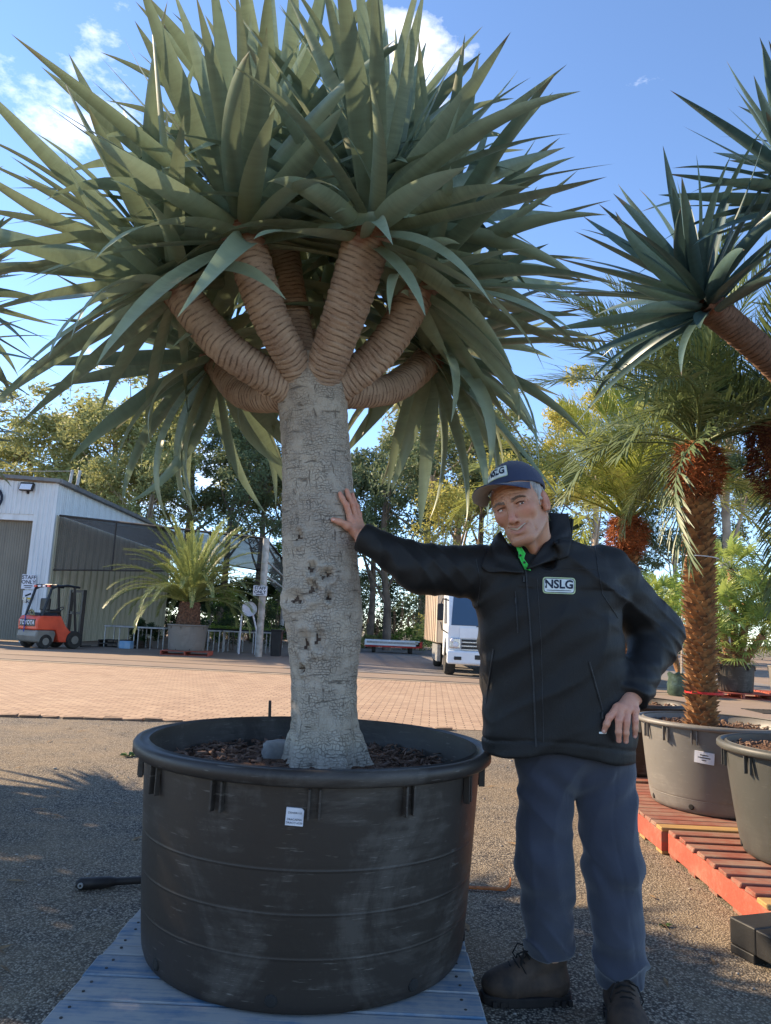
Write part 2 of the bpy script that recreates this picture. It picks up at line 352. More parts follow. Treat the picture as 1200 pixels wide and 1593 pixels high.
def sword_leaf(bend, twist, sweep, seed, W=.074, curl=.22):
    """one sword leaf of length 1 along +Y, upper side +Z, bending down"""
    n = 13; V = []; F_ = []; pos = Vector((0, 0, 0)); ang = 0.0; swa = 0.0; rg = random.Random(seed)
    for i in range(n+1):
        t = i/n
        wd = W*(.82+.25*math.sin(min(1, t/.35)*PI/2))*max(.004, (1-t**2.5))*.5
        if t < .06: wd *= .9+1.6*t
        d = Vector((math.sin(swa)*math.cos(ang), math.cos(swa)*math.cos(ang), -math.sin(ang)))
        nrm = Vector((0, math.sin(ang), math.cos(ang))); side = d.cross(nrm).normalized(); nrm = side.cross(d)
        tw = twist*t; s2 = side*math.cos(tw)+nrm*math.sin(tw); n2 = nrm*math.cos(tw)-side*math.sin(tw)
        lift = wd*(curl+.35*(1-t))
        V += [pos-s2*wd+n2*lift, pos-s2*wd*.5+n2*lift*.25, pos, pos+s2*wd*.5+n2*lift*.25, pos+s2*wd+n2*lift]
        pos = pos+d/n; ang += bend/n*(.25+1.5*t); swa += sweep/n
    for i in range(n):
        for j in range(4): F_.append((i*5+j, i*5+j+1, i*5+j+6, i*5+j+5))
    return V, F_
LEAF_VARS = []
for k, (b, tw, sw) in enumerate(((.0, .1, .05), (.15, -.3, -.1), (.3, .3, .12), (.5, -.4, -.15), (.75, .5, .2), (1.05, -.5, .1), (1.4, .3, -.25), (-.25, .2, .1), (.6, 1.2, -.3), (1.8, -.6, .15))):
    V, Fc = sword_leaf(b, tw, sw, k); LEAF_VARS.append((np.array([tuple(p) for p in V]), np.array(Fc)))
def leaf_meshes(mat, pre):
    out = []
    for k, (V, Fc) in enumerate(LEAF_VARS):
        me = np_mesh(pre, V, Fc, True); me.materials.append(mat); out.append(me)
    return out
def ring_branch(p0, p1, bow, r0, r1, seed, pitch=.0175, red=.16):
    p0, p1 = Vector(p0), Vector(p1); mid = (p0+p1)/2+bow; L = (p1-p0).length; rows = max(30, int(L/pitch*6)); rg = np.random.RandomState(seed)
    ph = rg.rand(6)*6.28
    def phase(th, s): return s/pitch+.45*np.sin(th+ph[0])+.3*np.sin(2*th+ph[1]+s*9)+.10*np.sin(4*th+ph[2]+s*7)+.05*np.sin(7*th+ph[3]-s*13)
    def disp(t, th, s):
        f = phase(th, s); saw = f-np.floor(f)
        d = -.0034*np.exp(-(np.minimum(saw,1-saw)/.10)**2)*(.45+.55*np.sin(th*2.0+np.floor(f)*2.1+ph[4])**2)+.0016*np.sin(np.floor(f)*3.7+2*th)+.0015*(saw-.5)+.0008*np.sin(7*th+s*50+ph[4])*np.sin(s*37+ph[5])
        if t > 1-red: d = d+.008*np.sin(6*th+ph[2]+t*40)*((t-1+red)/red)+.006*((t-1+red)/red)
        return d
    V, Fc, uv = sweep_np([p0, mid, p1], lambda t: r0+(r1-r0)*t+.02*max(0, .12-t)/.12*r0*8, 56, rows, disp)
    th = np.tile(np.linspace(0, 2*PI, 57), rows); tt = np.repeat(np.linspace(0, 1, rows), 57); f = phase(th, tt*L); saw = f-np.floor(f)
    col = np.zeros((len(V), 3)); col[:, 0] = np.clip(1.2-np.minimum(saw, 1-saw)/.15, 0, 1); col[:, 1] = np.clip((tt-1+red*1.25+.03*np.sin(5*th+seed))/.05, 0, 1)*.75
    return np_mesh('branch', V, Fc, True, uv, col)
def rosette(tip, axis, n, L0, L1, thmax, rg, droop=1.0, upb=.6):
    """leaf placements around a branch tip: list of (matrix, variant)"""
    axis = axis.normalized(); e1 = axis.orthogonal().normalized(); e2 = axis.cross(e1); res = []; a0 = rg.random()*6.28
    for i in range(n):
        t = (i+.5)/n; th = R(4+(thmax-4)*t**.72+rg.uniform(-7, 7)); ph = a0+i*2.39996+rg.uniform(-.25, .25)
        d = axis*math.cos(th)+(e1*math.cos(ph)+e2*math.sin(ph))*math.sin(th)
        base = Vector(tip)+axis*(.10-.20*t)+(e1*math.cos(ph)+e2*math.sin(ph))*(.015+.055*t)
        sag = max(0, t-.25)*droop*rg.uniform(.3, 1.5); d = (d+Vector((0, 0, -.35*sag))).normalized()
        up = Vector((0, 0, 1))*upb+axis*(1-upb)
        if abs(d.dot(up.normalized())) > .96: up = up+axis.orthogonal()*.5
        fr = frame_from(d, up) @ Matrix.Rotation(rg.gauss(0, .5), 3, 'Y')
        L = rg.uniform(L0, L1)*(.78+.22*min(1, t*3)); Wd = rg.uniform(.85, 1.15)
        bend = sag*1.3+rg.uniform(-.3, .65)
        k = min(range(len(LEAF_VARS)), key=lambda q: abs((.0, .15, .3, .5, .75, 1.05, 1.4, -.25, .65, 1.8)[q]-bend)+rg.random()*.3)
        M = Matrix.Translation(base) @ fr.to_4x4() @ Matrix.Diagonal((Wd, L, L, 1)); res.append((M, k))
    return res
def px_size(M, off, L):                                      # how large a leaf shows to the camera (0 when wholly outside the frame)
    a = M.to_translation()+off; b = (M @ Vector((0, .7, -.1)))+off; best = 0
    def pr(p):
        q = CAM_R.transposed() @ (p-CAM)
        return (600+F_PX*q.x/-q.z, 796.5-F_PX*q.y/-q.z) if q.z < -.1 else None
    pa, pb = pr(a), pr(b)
    if not pa or not pb: return 0
    ins = any(-20 < p[0] < 1220 and -20 < p[1] < 1610 for p in (pa, pb, ((pa[0]+pb[0])/2, (pa[1]+pb[1])/2)))
    return math.hypot(pa[0]-pb[0], pa[1]-pb[1])+1 if ins else 0
def place_leaves(root, items, meshes, mat, name='leaf', limit=300):
    off = Vector(root.location); items = sorted(items, key=lambda it: -px_size(it[0], off, 1)); Vs = []; Fs = []; n = 0
    for i, (M, k) in enumerate(items):
        if i < limit and px_size(M, off, 1) > 0: link(name, meshes[k], None, root, M)
        else:
            V, Fc = LEAF_VARS[k]; A = np.array(M); Vs.append(V @ A[:3, :3].T+A[:3, 3]); Fs.append(Fc+n); n += len(V)
    if Vs:
        o = link('leaves', np_mesh('leaves', np.concatenate(Vs), np.concatenate(Fs), True), mat, root); tag(o, kind='stuff')
# ================================================================== blue pallet, big pot, dragon tree
def wood_mat(name, c1, c2, worn, wear=.5, axis='X', rnd=.25):
    t = NT(name); st = {'X': (1.2, 22, 22), 'Y': (22, 1.2, 22)}[axis]; v = t.coord('Object', st); u = t.coord('Object'); rn = t.rnd()
    off = t.n('ShaderNodeVectorMath', operation='ADD'); cb = t.n('ShaderNodeCombineXYZ'); t.l(t.math('MULTIPLY', rn, 60.0), cb.inputs[2]); t.l(v, off.inputs[0]); t.l(cb.outputs[0], off.inputs[1])
    off2 = t.n('ShaderNodeVectorMath', operation='ADD'); t.l(u, off2.inputs[0]); t.l(cb.outputs[0], off2.inputs[1])
    gr = t.noise(off.outputs[0], 2.2, 5, .65); wn = t.noise(off2.outputs[0], 3.2, 5, .7)
    wm = t.ramp(t.math('ADD', t.math('MULTIPLY', wn, .62), t.math('MULTIPLY', gr, .42)), 1-wear-.06, 1-wear+.10)
    col = t.mix(t.ramp(gr, .3, .7), c1, c2); col = t.mix(t.math('MULTIPLY', rn, rnd), col, tuple(x*.6 for x in c2)); col = t.mix(wm, col, worn)
    col = t.mix(t.math('MULTIPLY', t.ramp(gr, .62, .74), .55), col, tuple(x*.35 for x in worn))
    t.set(color=col, rough=.85, spec=.2); t.bump(gr, .45, .004); return t.m
M_BLUEWOOD = wood_mat('blue_painted_wood', srgb(92, 122, 146), srgb(76, 104, 128), srgb(160, 156, 150), .54)
M_REDWOOD = wood_mat('red_painted_wood', srgb(186, 92, 74), srgb(160, 72, 58), srgb(146, 108, 90), .45)
M_REDDECK = wood_mat('red_deck_wood', srgb(150, 86, 70), srgb(124, 66, 54), srgb(140, 112, 96), .5)
M_RAWWOOD = wood_mat('bare_pine', srgb(188, 152, 98), srgb(160, 122, 76), srgb(140, 120, 96), .4)
M_DARKWOOD = wood_mat('weathered_dark_wood', srgb(84, 76, 70), srgb(62, 56, 52), srgb(108, 100, 92), .4)
M_STEEL = pmat('galvanised_steel', srgb(168, 168, 166), srgb(140, 140, 140), 9, .5, .1, metal=.6)
M_NAIL = pmat('nail_head', (.05, .045, .04), rough=.6, bump=0, metal=.5)
NAIL = MB().lathe([(.0001, .0135), (.0045, .0135), (.005, .010)], 8).mesh('nail')
def board_mesh(L, W, T, seed, name='deck_board'):
    rg = random.Random(seed); bm = bmesh.new(); bmesh.ops.create_cube(bm, size=1)
    for v in bm.verts: v.co = Vector((v.co.x*(L+rg.uniform(-.012, .012)), v.co.y*(W+rg.uniform(-.004, .004)), v.co.z*T+rg.uniform(-.002, .002)))
    bmesh.ops.bevel(bm, geom=bm.edges[:], offset=.004, segments=1, affect='EDGES')
    me = bpy.data.meshes.new(name); bm.to_mesh(me); bm.free(); return me
def pallet(name, label, cat, loc, rz, W, D, n, gap_w, mat, side, base, H=.14, group=None, bare=(), nails=True, spans=None):
    """deck boards run along local X; three bearers along local Y; feet boards below"""
    p = thing(name, label, cat, loc, rz, group); bw = gap_w; step = D/n
    ms = [board_mesh(W, bw, .022, s) for s in range(4)]
    ms_raw = board_mesh(W, bw, .022, 9)
    for i in range(n):
        y = -D/2+step*(i+.5); raw = i in bare
        o = link('deck_board', ms_raw if raw else ms[i % 4], M_RAWWOOD if raw else mat, p, Matrix.Translation((random.uniform(-.006, .006), y, H-.011)) @ Euler((0, 0, random.uniform(-.006, .006))).to_matrix().to_4x4())
        if raw: o['label'] = 'unpainted pale deck board'
        if nails:
            for x in (-W/2+.05, W/2-.05):
                for dy in (-.028, .03): link('nail', NAIL, M_NAIL, o, Matrix.Translation((x+random.uniform(-.01, .01), dy, 0)))
    for x in (-W/2+.022, 0, W/2-.022): MB().box((x, 0, (H-.022+.02)/2), (.044, D-.006, H-.042)).build('bearer', side, p, bevel=.004)
    for y in np.linspace(-D/2+.06, D/2-.06, 5): MB().box((0, y, .0105), (W-.01, .10, .019)).build('base_board', base, p, bevel=.003)
    return p
PC = Vector((-.215, 2.785, 0)); PZ = .14
pallet('blue_pallet', 'worn blue painted timber pallet under the biggest black pot', 'pallet', (-.255, 2.735, 0), R(-.3), 1.205, 1.19, 8, .138, M_BLUEWOOD, M_BLUEWOOD, M_DARKWOOD)

def pot_plastic(name, base, scuff, amt, tint=(1, 1, 1)):
    t = NT(name); v = t.coord('Object'); vs = t.coord('Object', (3, 3, 30)); big = t.noise(v, 2.4, 6, .72, .8); st = t.noise(vs, 1.6, 5, .6); fine = t.noise(t.coord('Object', (6, 6, 120)), 3, 4, .7)
    m1 = t.ramp(t.math('ADD', t.math('MULTIPLY', big, .75), t.math('MULTIPLY', st, .25)), .50, .60)
    scr = t.ramp(fine, .60, .70)
    f = t.math('MULTIPLY', t.math('ADD', t.math('MULTIPLY', m1, t.math('ADD', .25, scr)), t.math('MULTIPLY', t.ramp(t.noise(t.coord('Object', (5, 5, 60)), 2, 3, .6), .66, .70), .5)), amt, True)
    col = t.mix(f, base, scuff); col = t.mix(t.math('MULTIPLY', t.ramp(t.noise(v, 9, 5, .7), .55, .75), .25), col, tuple(x*.5 for x in base))
    t.set(color=col, rough=t.ramp(big, .3, .8, (.42,)*3, (.62,)*3), spec=.45); t.bump(t.math('ADD', t.noise(v, 45, 4), t.math('MULTIPLY', st, .5)), .12, .004); return t.m
M_POT = pot_plastic('black_pot_plastic', srgb(47, 41, 36), srgb(128, 122, 114), .75)
M_POT_W = pot_plastic('weathered_pot_plastic', srgb(112, 108, 102), srgb(156, 150, 140), .8)
def soil_mat():
    t = NT('mulch'); v = t.coord('Object', (1, 1, 1)); n1 = t.noise(v, 60, 5, .7, 1.5)
    t.set(color=t.mix(t.ramp(n1, .35, .68), srgb(64, 48, 40), srgb(150, 118, 98)), rough=.95, spec=.1); t.bump(n1, 1, .02); return t.m
M_SOIL = soil_mat(); M_LABEL = pmat('label_paper', srgb(222, 222, 226), srgb(204, 206, 214), 20, .6, .05); M_INK = pmat('black_ink', (.012, .012, .014), rough=.6, bump=0)
def text_mesh(txt, size, extr=0.0, bold=0.0):
    cu = bpy.data.curves.new('t', 'FONT'); cu.body = txt; cu.size = size; cu.align_x = 'CENTER'; cu.align_y = 'CENTER'; cu.extrude = extr; cu.offset = bold; cu.resolution_u = 3
    o = bpy.data.objects.new('t', cu); COL.objects.link(o); bpy.context.view_layer.update()
    me = bpy.data.meshes.new_from_object(o.evaluated_get(bpy.context.evaluated_depsgraph_get())); bpy.data.objects.remove(o); bpy.data.curves.remove(cu); return me
def chips(c, r0, r1, z, n, seed, parent, mat, hole=None, size=.03):
    rg = np.random.RandomState(seed); Vs = []; Fs = []
    for i in range(n):
        a = rg.rand()*6.283; r_ = math.sqrt(rg.rand()*(r1*r1-r0*r0)+r0*r0); L = size*rg.uniform(.4, 1.5); W = L*rg.uniform(.12, .4); T = W*.5
        q = Euler((rg.normal(0, .35), rg.normal(0, .35), rg.rand()*6.28)).to_matrix(); p = Vector((c[0]+r_*math.cos(a), c[1]+r_*math.sin(a), z+rg.uniform(-.004, .012)))
        cs = [Vector((sx*L/2, sy*W/2, sz*T/2)) for sz in (-1, 1) for sy in (-1, 1) for sx in (-1, 1)]; b = len(Vs); Vs += [tuple(q @ k+p) for k in cs]
        Fs += [tuple(b+j for j in f) for f in ((0, 2, 3, 1), (4, 5, 7, 6), (0, 1, 5, 4), (2, 6, 7, 3), (0, 4, 6, 2), (1, 3, 7, 5))]
    return tag(link('mulch_chips', np_mesh('mulch_chips', Vs, Fs), mat, parent), kind='stuff')
M_CHIP = pmat('mulch_chip', srgb(128, 102, 84), srgb(84, 64, 54), 30, .95, 0)
def big_pot(name, label, loc, rz, Rb, Rt, H, rim, mat, soil_z, group=None, ribs=12, seed=0, bands=(.22, .42, .62), rimh=.05, nchips=500):
    p = thing(name, label, 'plant pot', loc, rz, group); prof = [(.001, 0), (Rb-.03, 0), (Rb-.008, .008), (Rb, .03)]
    for k in range(1, 40):
        t = k/40; r_ = Rb+(Rt-Rb)*t**.8
        zz = .03+(H-.03-rimh)*t; prof.append((r_, zz))
        for b in bands:
            if k/40 <= b < (k+1)/40: prof += [(r_+.0002, zz+.004), (r_+.0010, zz+.0055), (r_+.0011, zz+.0085), (r_+.0004, zz+.010)]
    prof += [(Rt, H-rimh), (rim-.012, H-rimh+.002), (rim, H-rimh+.012), (rim, H-.012), (rim-.008, H-.002), (rim-.022, H), (rim-.030, H-.010), (rim-.046, H-.010), (rim-.052, H-.002), (Rt-.012, H-.004), (Rt-.016, H-.06), (Rt-.03, soil_z+.0)]
    m = MB().lathe(prof, 96); m.build('body', mat, p, True, angle=55)
    for k in range(ribs):                                    # moulded gussets under the rim
        a = 2*PI*(k+.3)/ribs; rt = Matrix.Rotation(a, 3, 'Z')
        MB().box(rt @ Vector((Rt+.010, 0, H-rimh-.045)), (.022, .007, .085), rt).build('gusset', mat, p, bevel=.002)
        MB().box(rt @ Vector((Rt+.006, .03, H-rimh-.045)), (.016, .007, .085), rt).build('gusset', mat, p, bevel=.002)
    for k in range(8):                                       # drain holes low on the wall
        a = 2*PI*(k+.55)/8; rt = Matrix.Rotation(a, 3, 'Z')
        MB().lathe([(.001, .006), (.012, .006), (.017, .004), (.019, 0), (.019, -.012)], 12, (0, 0, 0), 'X').build('drain_hole', M_DARK, p, M=Matrix.Translation(rt @ Vector((Rb+.002, 0, .045))) @ rt.to_4x4())
    rg = np.random.RandomState(seed); nr, na = 16, 56; V = [(0, 0, soil_z+.03)]; Fs = []
    for i in range(1, nr+1):
        for j in range(na):
            r_ = (Rt-.014)*i/nr; a = 2*PI*j/na; V.append((r_*math.cos(a), r_*math.sin(a), soil_z+.03*(1-(i/nr)**2)+rg.uniform(-.008, .012)))
    Fs = [(0, 1+j, 1+(j+1) % na) for j in range(na)]; m2 = MB(); m2.add(V, Fs)
    m2.f += [(1+(i-1)*na+j, 1+i*na+j, 1+i*na+(j+1) % na, 1+(i-1)*na+(j+1) % na) for i in range(1, nr) for j in range(na)]; m2.mi = [0]*len(m2.f)
    so = m2.build('soil', M_SOIL, p, True); chips((0, 0), .0, Rt-.03, soil_z+.025, nchips, seed, so, M_CHIP)
    return p
pot = big_pot('plant_pot', 'biggest black plastic pot, scuffed, with white label, on blue pallet', (PC.x, PC.y, PZ), R(16), .548, .592, .675, .632, M_POT, .555, ribs=13, seed=1, nchips=1500)
# paper label, bent round the pot wall
hit = gz  # (pixels on the wall: label centre 459,1271)
bpy.context.view_layer.update()
def cyl_wall(px, py, c, r_):
    v = ray(px, py); o2 = Vector((CAM.x-c.x, CAM.y-c.y)); d2 = Vector((v.x, v.y)); A = d2.dot(d2); B = 2*o2.dot(d2); Cc = o2.dot(o2)-r_*r_
    return CAM+v*((-B-math.sqrt(B*B-4*A*Cc))/(2*A))
def wall_label(root, center, rad, px, py, wid, hgt, lines, size, M_back=M_LABEL, name='label', notch=False, tilt=0):
    p = cyl_wall(px, py, center, rad); a = math.atan2(p.y-center.y, p.x-center.x); loc0 = Vector(root.location); rz = root.rotation_euler.z
    def wrap(x, y, d):
        x, y = x*math.cos(tilt)-y*math.sin(tilt), x*math.sin(tilt)+y*math.cos(tilt)
        t = a+x/rad-rz; return ((rad+d)*math.cos(t), (rad+d)*math.sin(t), p.z+y-loc0.z)
    m = MB(); nx = 8; V = []; top = [min(hgt/2, hgt/2-(max(0, (x-.36)*hgt*.9) if notch else 0)) for x in np.linspace(-.5, .5, nx)]
    for i, x in enumerate(np.linspace(-wid/2, wid/2, nx)): V += [wrap(x, -hgt/2, .006), wrap(x, top[i], .006), wrap(x, -hgt/2, -.02), wrap(x, top[i], -.02)]
    Fs = []
    for i in range(nx-1): b = i*4; Fs += [(b, b+4, b+5, b+1), (b+1, b+5, b+7, b+3), (b, b+2, b+6, b+4)]
    m.add(V, Fs+[(0, 1, 3, 2), (nx*4-4, nx*4-2, nx*4-1, nx*4-3)]); lab = m.build(name, M_back, root)
    for txt, y, s in lines:
        me = rrect(s*size*5, size*.55, .0005, 8, 1) if txt == '~' else text_mesh(txt, s*size, 0, .0)   # '~' = a line of print too small to read
        for q in me.vertices: q.co = wrap(q.co.x, q.co.y+y*hgt, .0075)
        link('lettering', me, M_INK, lab)
wall_label(pot, PC, .588, 459, 1270, .050, .048, (('DRADR110', .22, 1), ('DRACAENA', -.15, 1), ('DRACO #220', -.34, 1)), .0078, notch=True, tilt=R(-2))

# the dragon tree
TB = Vector((PC.x, PC.y, .72))
tree = thing('dragon_tree', 'dragon tree with smooth pale grey trunk, standing in the biggest black pot', 'tree', (TB.x, TB.y, TB.z))
def TL(px, py, Y): return gy(px, py, Y)-TB
ctr = [TL(504, 1190, 2.785), TL(504, 1150, 2.785), TL(504, 1080, 2.785), TL(503, 975, 2.78), TL(500, 880, 2.78), TL(497, 790, 2.775), TL(492, 690, 2.775), TL(488, 610, 2.77), TL(487, 565, 2.77)]
ctr[0].z = -.02
tz = [0, .03, .10, .22, .36, .52, .68, .84, .93, 1.0]; tr = [.172, .142, .120, .120, .142, .140, .133, .130, .136, .128]
def trunk_r(t): return float(np.interp(t, tz, tr))
scars = [(.42, 4.55, .024, .03), (.45, 4.85, .02, .028), (.455, 5.0, .018, .02), (.40, 4.1, .022, .05), (.30, 4.3, .03, .028), (.31, 4.65, .03, .024), (.47, 4.55, .018, .02), (.245, 4.15, .012, .014), (.40, 4.95, .014, .014), (.55, 4.2, .02, .02)]
def trunk_d(t, th, s):
    d = .004*np.sin(3*th+s*4)+.003*np.sin(5*th-s*11+1)+.0009*np.sin(s*150+1.5*np.sin(2*th+s*9))+.0012*np.sin(23*th+s*30)*np.sin(s*70)
    if t < .14: d = d+(.14-t)/.14*(.020*np.sin(5*th+.6)+.014*np.sin(11*th+s*8))
    d = d+.016*np.exp(-((t-.40)/.05)**2)*np.exp(-((((th-3.6+PI) % (2*PI))-PI)/.5)**2)
    for (ts, ts_th, st, sth) in scars:
        e = ((t-ts)/st)**2+((((th-ts_th+PI) % (2*PI))-PI)/(sth*7.5))**2; d = d-.020*np.exp(-e*2.2)+.008*np.exp(-(e-1.6)**2*1.5)
    return d
V, Fc, uv = sweep_np(ctr, trunk_r, 160, 300, trunk_d); link('trunk', np_mesh('trunk', V, Fc, True, uv), M_TRUNK, tree)
VT = V.reshape(300, 161, 3); M_SCAR = pmat('bark_wound', srgb(92, 76, 64), srgb(58, 46, 39), 40, .95, .5, 90, .004); rs = np.random.RandomState(12)
for (ts, tth, st, sth) in scars:                         # old wounds: dark dry wood sunk in the bark
    r0, c0 = int(ts*299), int(tth/(2*PI)*160); m = MB(); cc = VT[r0, c0]; nn = np.array([math.cos(tth), math.sin(tth), 0]); idx = {}
    dr, dc = max(3, int(st*.62*299)), max(3, int(sth*7.5*.62/(2*PI)*160))
    for i in range(-dr, dr+1):
        for j in range(-dc, dc+1):
            e = (i/dr)**2+(j/dc)**2
            if e < .45+.35*math.sin(3.1*math.atan2(j, i+.01)+ts*50)+.25*rs.rand(): idx[(i, j)] = len(m.v); m.v.append(tuple(VT[r0+i, c0+j]+nn*.0022*(1.0-.9*min(1, e))+nn*.0004))
    m.f = [tuple(idx[q] for q in ((i, j), (i, j+1), (i+1, j+1), (i+1, j))) for (i, j) in idx if all(q in idx for q in ((i, j+1), (i+1, j+1), (i+1, j)))]; m.mi = [0]*len(m.f)
    if m.f: m.build('bark_wound', M_SCAR, tree, True)
T0 = TL(487, 583, 2.77)
HEADS = [(TL(262, 428, 2.62), .066, .072, Vector((-.02, -.02, -.06)), Vector((-.06, -.02, -.02)), 0), (TL(374, 348, 2.44), .060, .078, Vector((-.02, -.03, -.03)), Vector((-.015, -.05, 0)), 0),
         (TL(580, 345, 2.42), .070, .090, Vector((.01, -.03, -.02)), Vector((.03, -.05, 0)), 0), (TL(664, 428, 2.70), .066, .072, Vector((.03, 0, -.05)), Vector((.06, .0, -.02)), 0),
         (Vector((-.62, .52, 1.72)), .06, .07, Vector((-.04, .04, -.08)), Vector((-.05, .05, -.01)), 1), (Vector((.42, .55, 1.80)), .06, .07, Vector((.04, .04, -.06)), Vector((.05, .05, 0)), 1),
         (Vector((-.15, .62, 2.12)), .06, .07, Vector((0, .06, -.04)), Vector((0, .06, 0)), 1), (Vector((-.32, .12, 2.42)), .06, .07, Vector((-.02, .02, 0)), Vector((-.02, .03, .02)), 1), (Vector((.10, .10, 2.38)), .06, .07, Vector((.02, .02, 0)), Vector((.02, .03, .02)), 1)]
DL = leaf_meshes(M_DLEAF, 'leaf'); items = []; rg = random.Random(11)
for k, (tip, r0, r1, bow, off, back) in enumerate(HEADS):
    st = T0+off+Vector((0, 0, -.06)); link('branch', ring_branch(st, tip, bow, r0, r1, k+3), M_BRANCH, tree)
    ax = (tip-st).normalized()*.75+Vector((0, 0, .5))+Vector((tip.x*.25, 0, 0))
    items += rosette(tip, ax, 64 if not back else 72, .62, .86, 96 if not back else 118, rg, .7 if not back else 1.2)
place_leaves(tree, items, DL, M_DLEAF)
# grey stone lying on the mulch
m = MB(); bm = bmesh.new(); bmesh.ops.create_icosphere(bm, subdivisions=3, radius=1)
for v in bm.verts:
    c = v.co.normalized(); q = max(abs(c.x), abs(c.y), abs(c.z)); v.co = c/(q**.75)*(1+.06*math.sin(5*c.x+3*c.y)+.04*math.sin(9*c.z+4*c.x)); v.co = Vector((v.co.x*.065, v.co.y*.05, v.co.z*.042))
me = bpy.data.meshes.new('stone'); bm.to_mesh(me); bm.free()
for p_ in me.polygons: p_.use_smooth = True
s_ = link('stone', me, pmat('grey_stone', srgb(142, 138, 132), srgb(108, 104, 100), 14, .9, .5, 60, .008)); s_.location = (gy(437, 1158, 2.86).x, 2.86, .745); s_.rotation_euler = (0, .06, .3)
tag(s_, 'squarish grey stone lying on the mulch beside the grey trunk', 'stone')
# ================================================================== the man: distance fields turned into meshes (surface nets)
def surfnet(f, lo, hi, h):
    n = [int(math.ceil((b-a)/h))+1 for a, b in zip(lo, hi)]
    ax = [lo[i]+h*np.arange(n[i]) for i in range(3)]
    val = np.empty(n, np.float32)
    st = max(1, 400000//(n[1]*n[2]))
    for i in range(0, n[0], st):
        X, Y, Z = np.meshgrid(ax[0][i:i+st], ax[1], ax[2], indexing='ij'); val[i:i+st] = f(np.stack([X, Y, Z], -1))
    ins = val < 0
    c = [ins[a:n[0]-1+a, b:n[1]-1+b, d:n[2]-1+d] for a in (0, 1) for b in (0, 1) for d in (0, 1)]
    cnt = sum(x.astype(np.int8) for x in c); act = (cnt > 0) & (cnt < 8); I = np.argwhere(act); idx = -np.ones(act.shape, np.int64); idx[act] = np.arange(len(I))
    acc = np.zeros((len(I), 3)); num = np.zeros(len(I))
    cs = [(a, b, d) for a in (0, 1) for b in (0, 1) for d in (0, 1)]
    for i, p in enumerate(cs):
        for q in cs[i+1:]:
            if sum(abs(x-y) for x, y in zip(p, q)) != 1: continue
            v0 = val[I[:, 0]+p[0], I[:, 1]+p[1], I[:, 2]+p[2]]; v1 = val[I[:, 0]+q[0], I[:, 1]+q[1], I[:, 2]+q[2]]; m = (v0 < 0) != (v1 < 0)
            t = np.where(m, v0/np.where(m, v0-v1, 1), 0)[:, None]; P = np.array(p)+t*(np.array(q)-np.array(p)); acc[m] += P[m]; num[m] += 1
    V = np.array(lo)+h*(I+acc/num[:, None]); Fs = []
    for a in range(3):
        b, d = (a+1) % 3, (a+2) % 3
        s0 = [slice(None)]*3; s1 = [slice(None)]*3; s0[a] = slice(0, n[a]-1); s1[a] = slice(1, n[a])
        E = np.argwhere(ins[tuple(s0)] != ins[tuple(s1)]); ok = (E[:, b] > 0) & (E[:, d] > 0) & (E[:, b] < n[b]-1) & (E[:, d] < n[d]-1); E = E[ok]
        fl = ins[E[:, 0], E[:, 1], E[:, 2]]
        def cell(ob, od):
            q = E.copy(); q[:, b] += ob; q[:, d] += od; return idx[q[:, 0], q[:, 1], q[:, 2]]
        Q = np.stack([cell(-1, -1), cell(0, -1), cell(0, 0), cell(-1, 0)], 1); Q[~fl] = Q[~fl][:, ::-1]; Fs.append(Q)
    return V, np.concatenate(Fs)
A3 = lambda v: np.array(v, np.float64)
def smin(a, b, k): h = np.clip(.5+.5*(b-a)/k, 0, 1); return b*(1-h)+a*h-k*h*(1-h)
def smax(a, b, k): return -smin(-a, -b, k)
def ell(p, c, r): q = (p-A3(c))/A3(r); k = np.sqrt((q*q).sum(-1)); k1 = np.sqrt((q*q/A3(r)**2*1).sum(-1)); return k*(k-1)/np.maximum(k1, 1e-6)*1.0 if False else (k-1)*min(r)
def sph(p, c, r): return np.sqrt(((p-A3(c))**2).sum(-1))-r
def cap(p, a, b, r0, r1=None):
    r1 = r0 if r1 is None else r1; a = A3(a); b = A3(b); d = b-a; t = np.clip(((p-a)@d)/(d@d), 0, 1); return np.sqrt(((p-a-t[..., None]*d)**2).sum(-1))-(r0+(r1-r0)*t)
def chain(p, pts, rs, k=.03):
    d = None
    for i in range(len(pts)-1):
        c = cap(p, pts[i], pts[i+1], rs[i], rs[i+1]); d = c if d is None else smin(d, c, k)
    return d
def rot_pts(p, M): return p @ np.array(M)            # world -> local for an orthonormal M (columns = local axes)

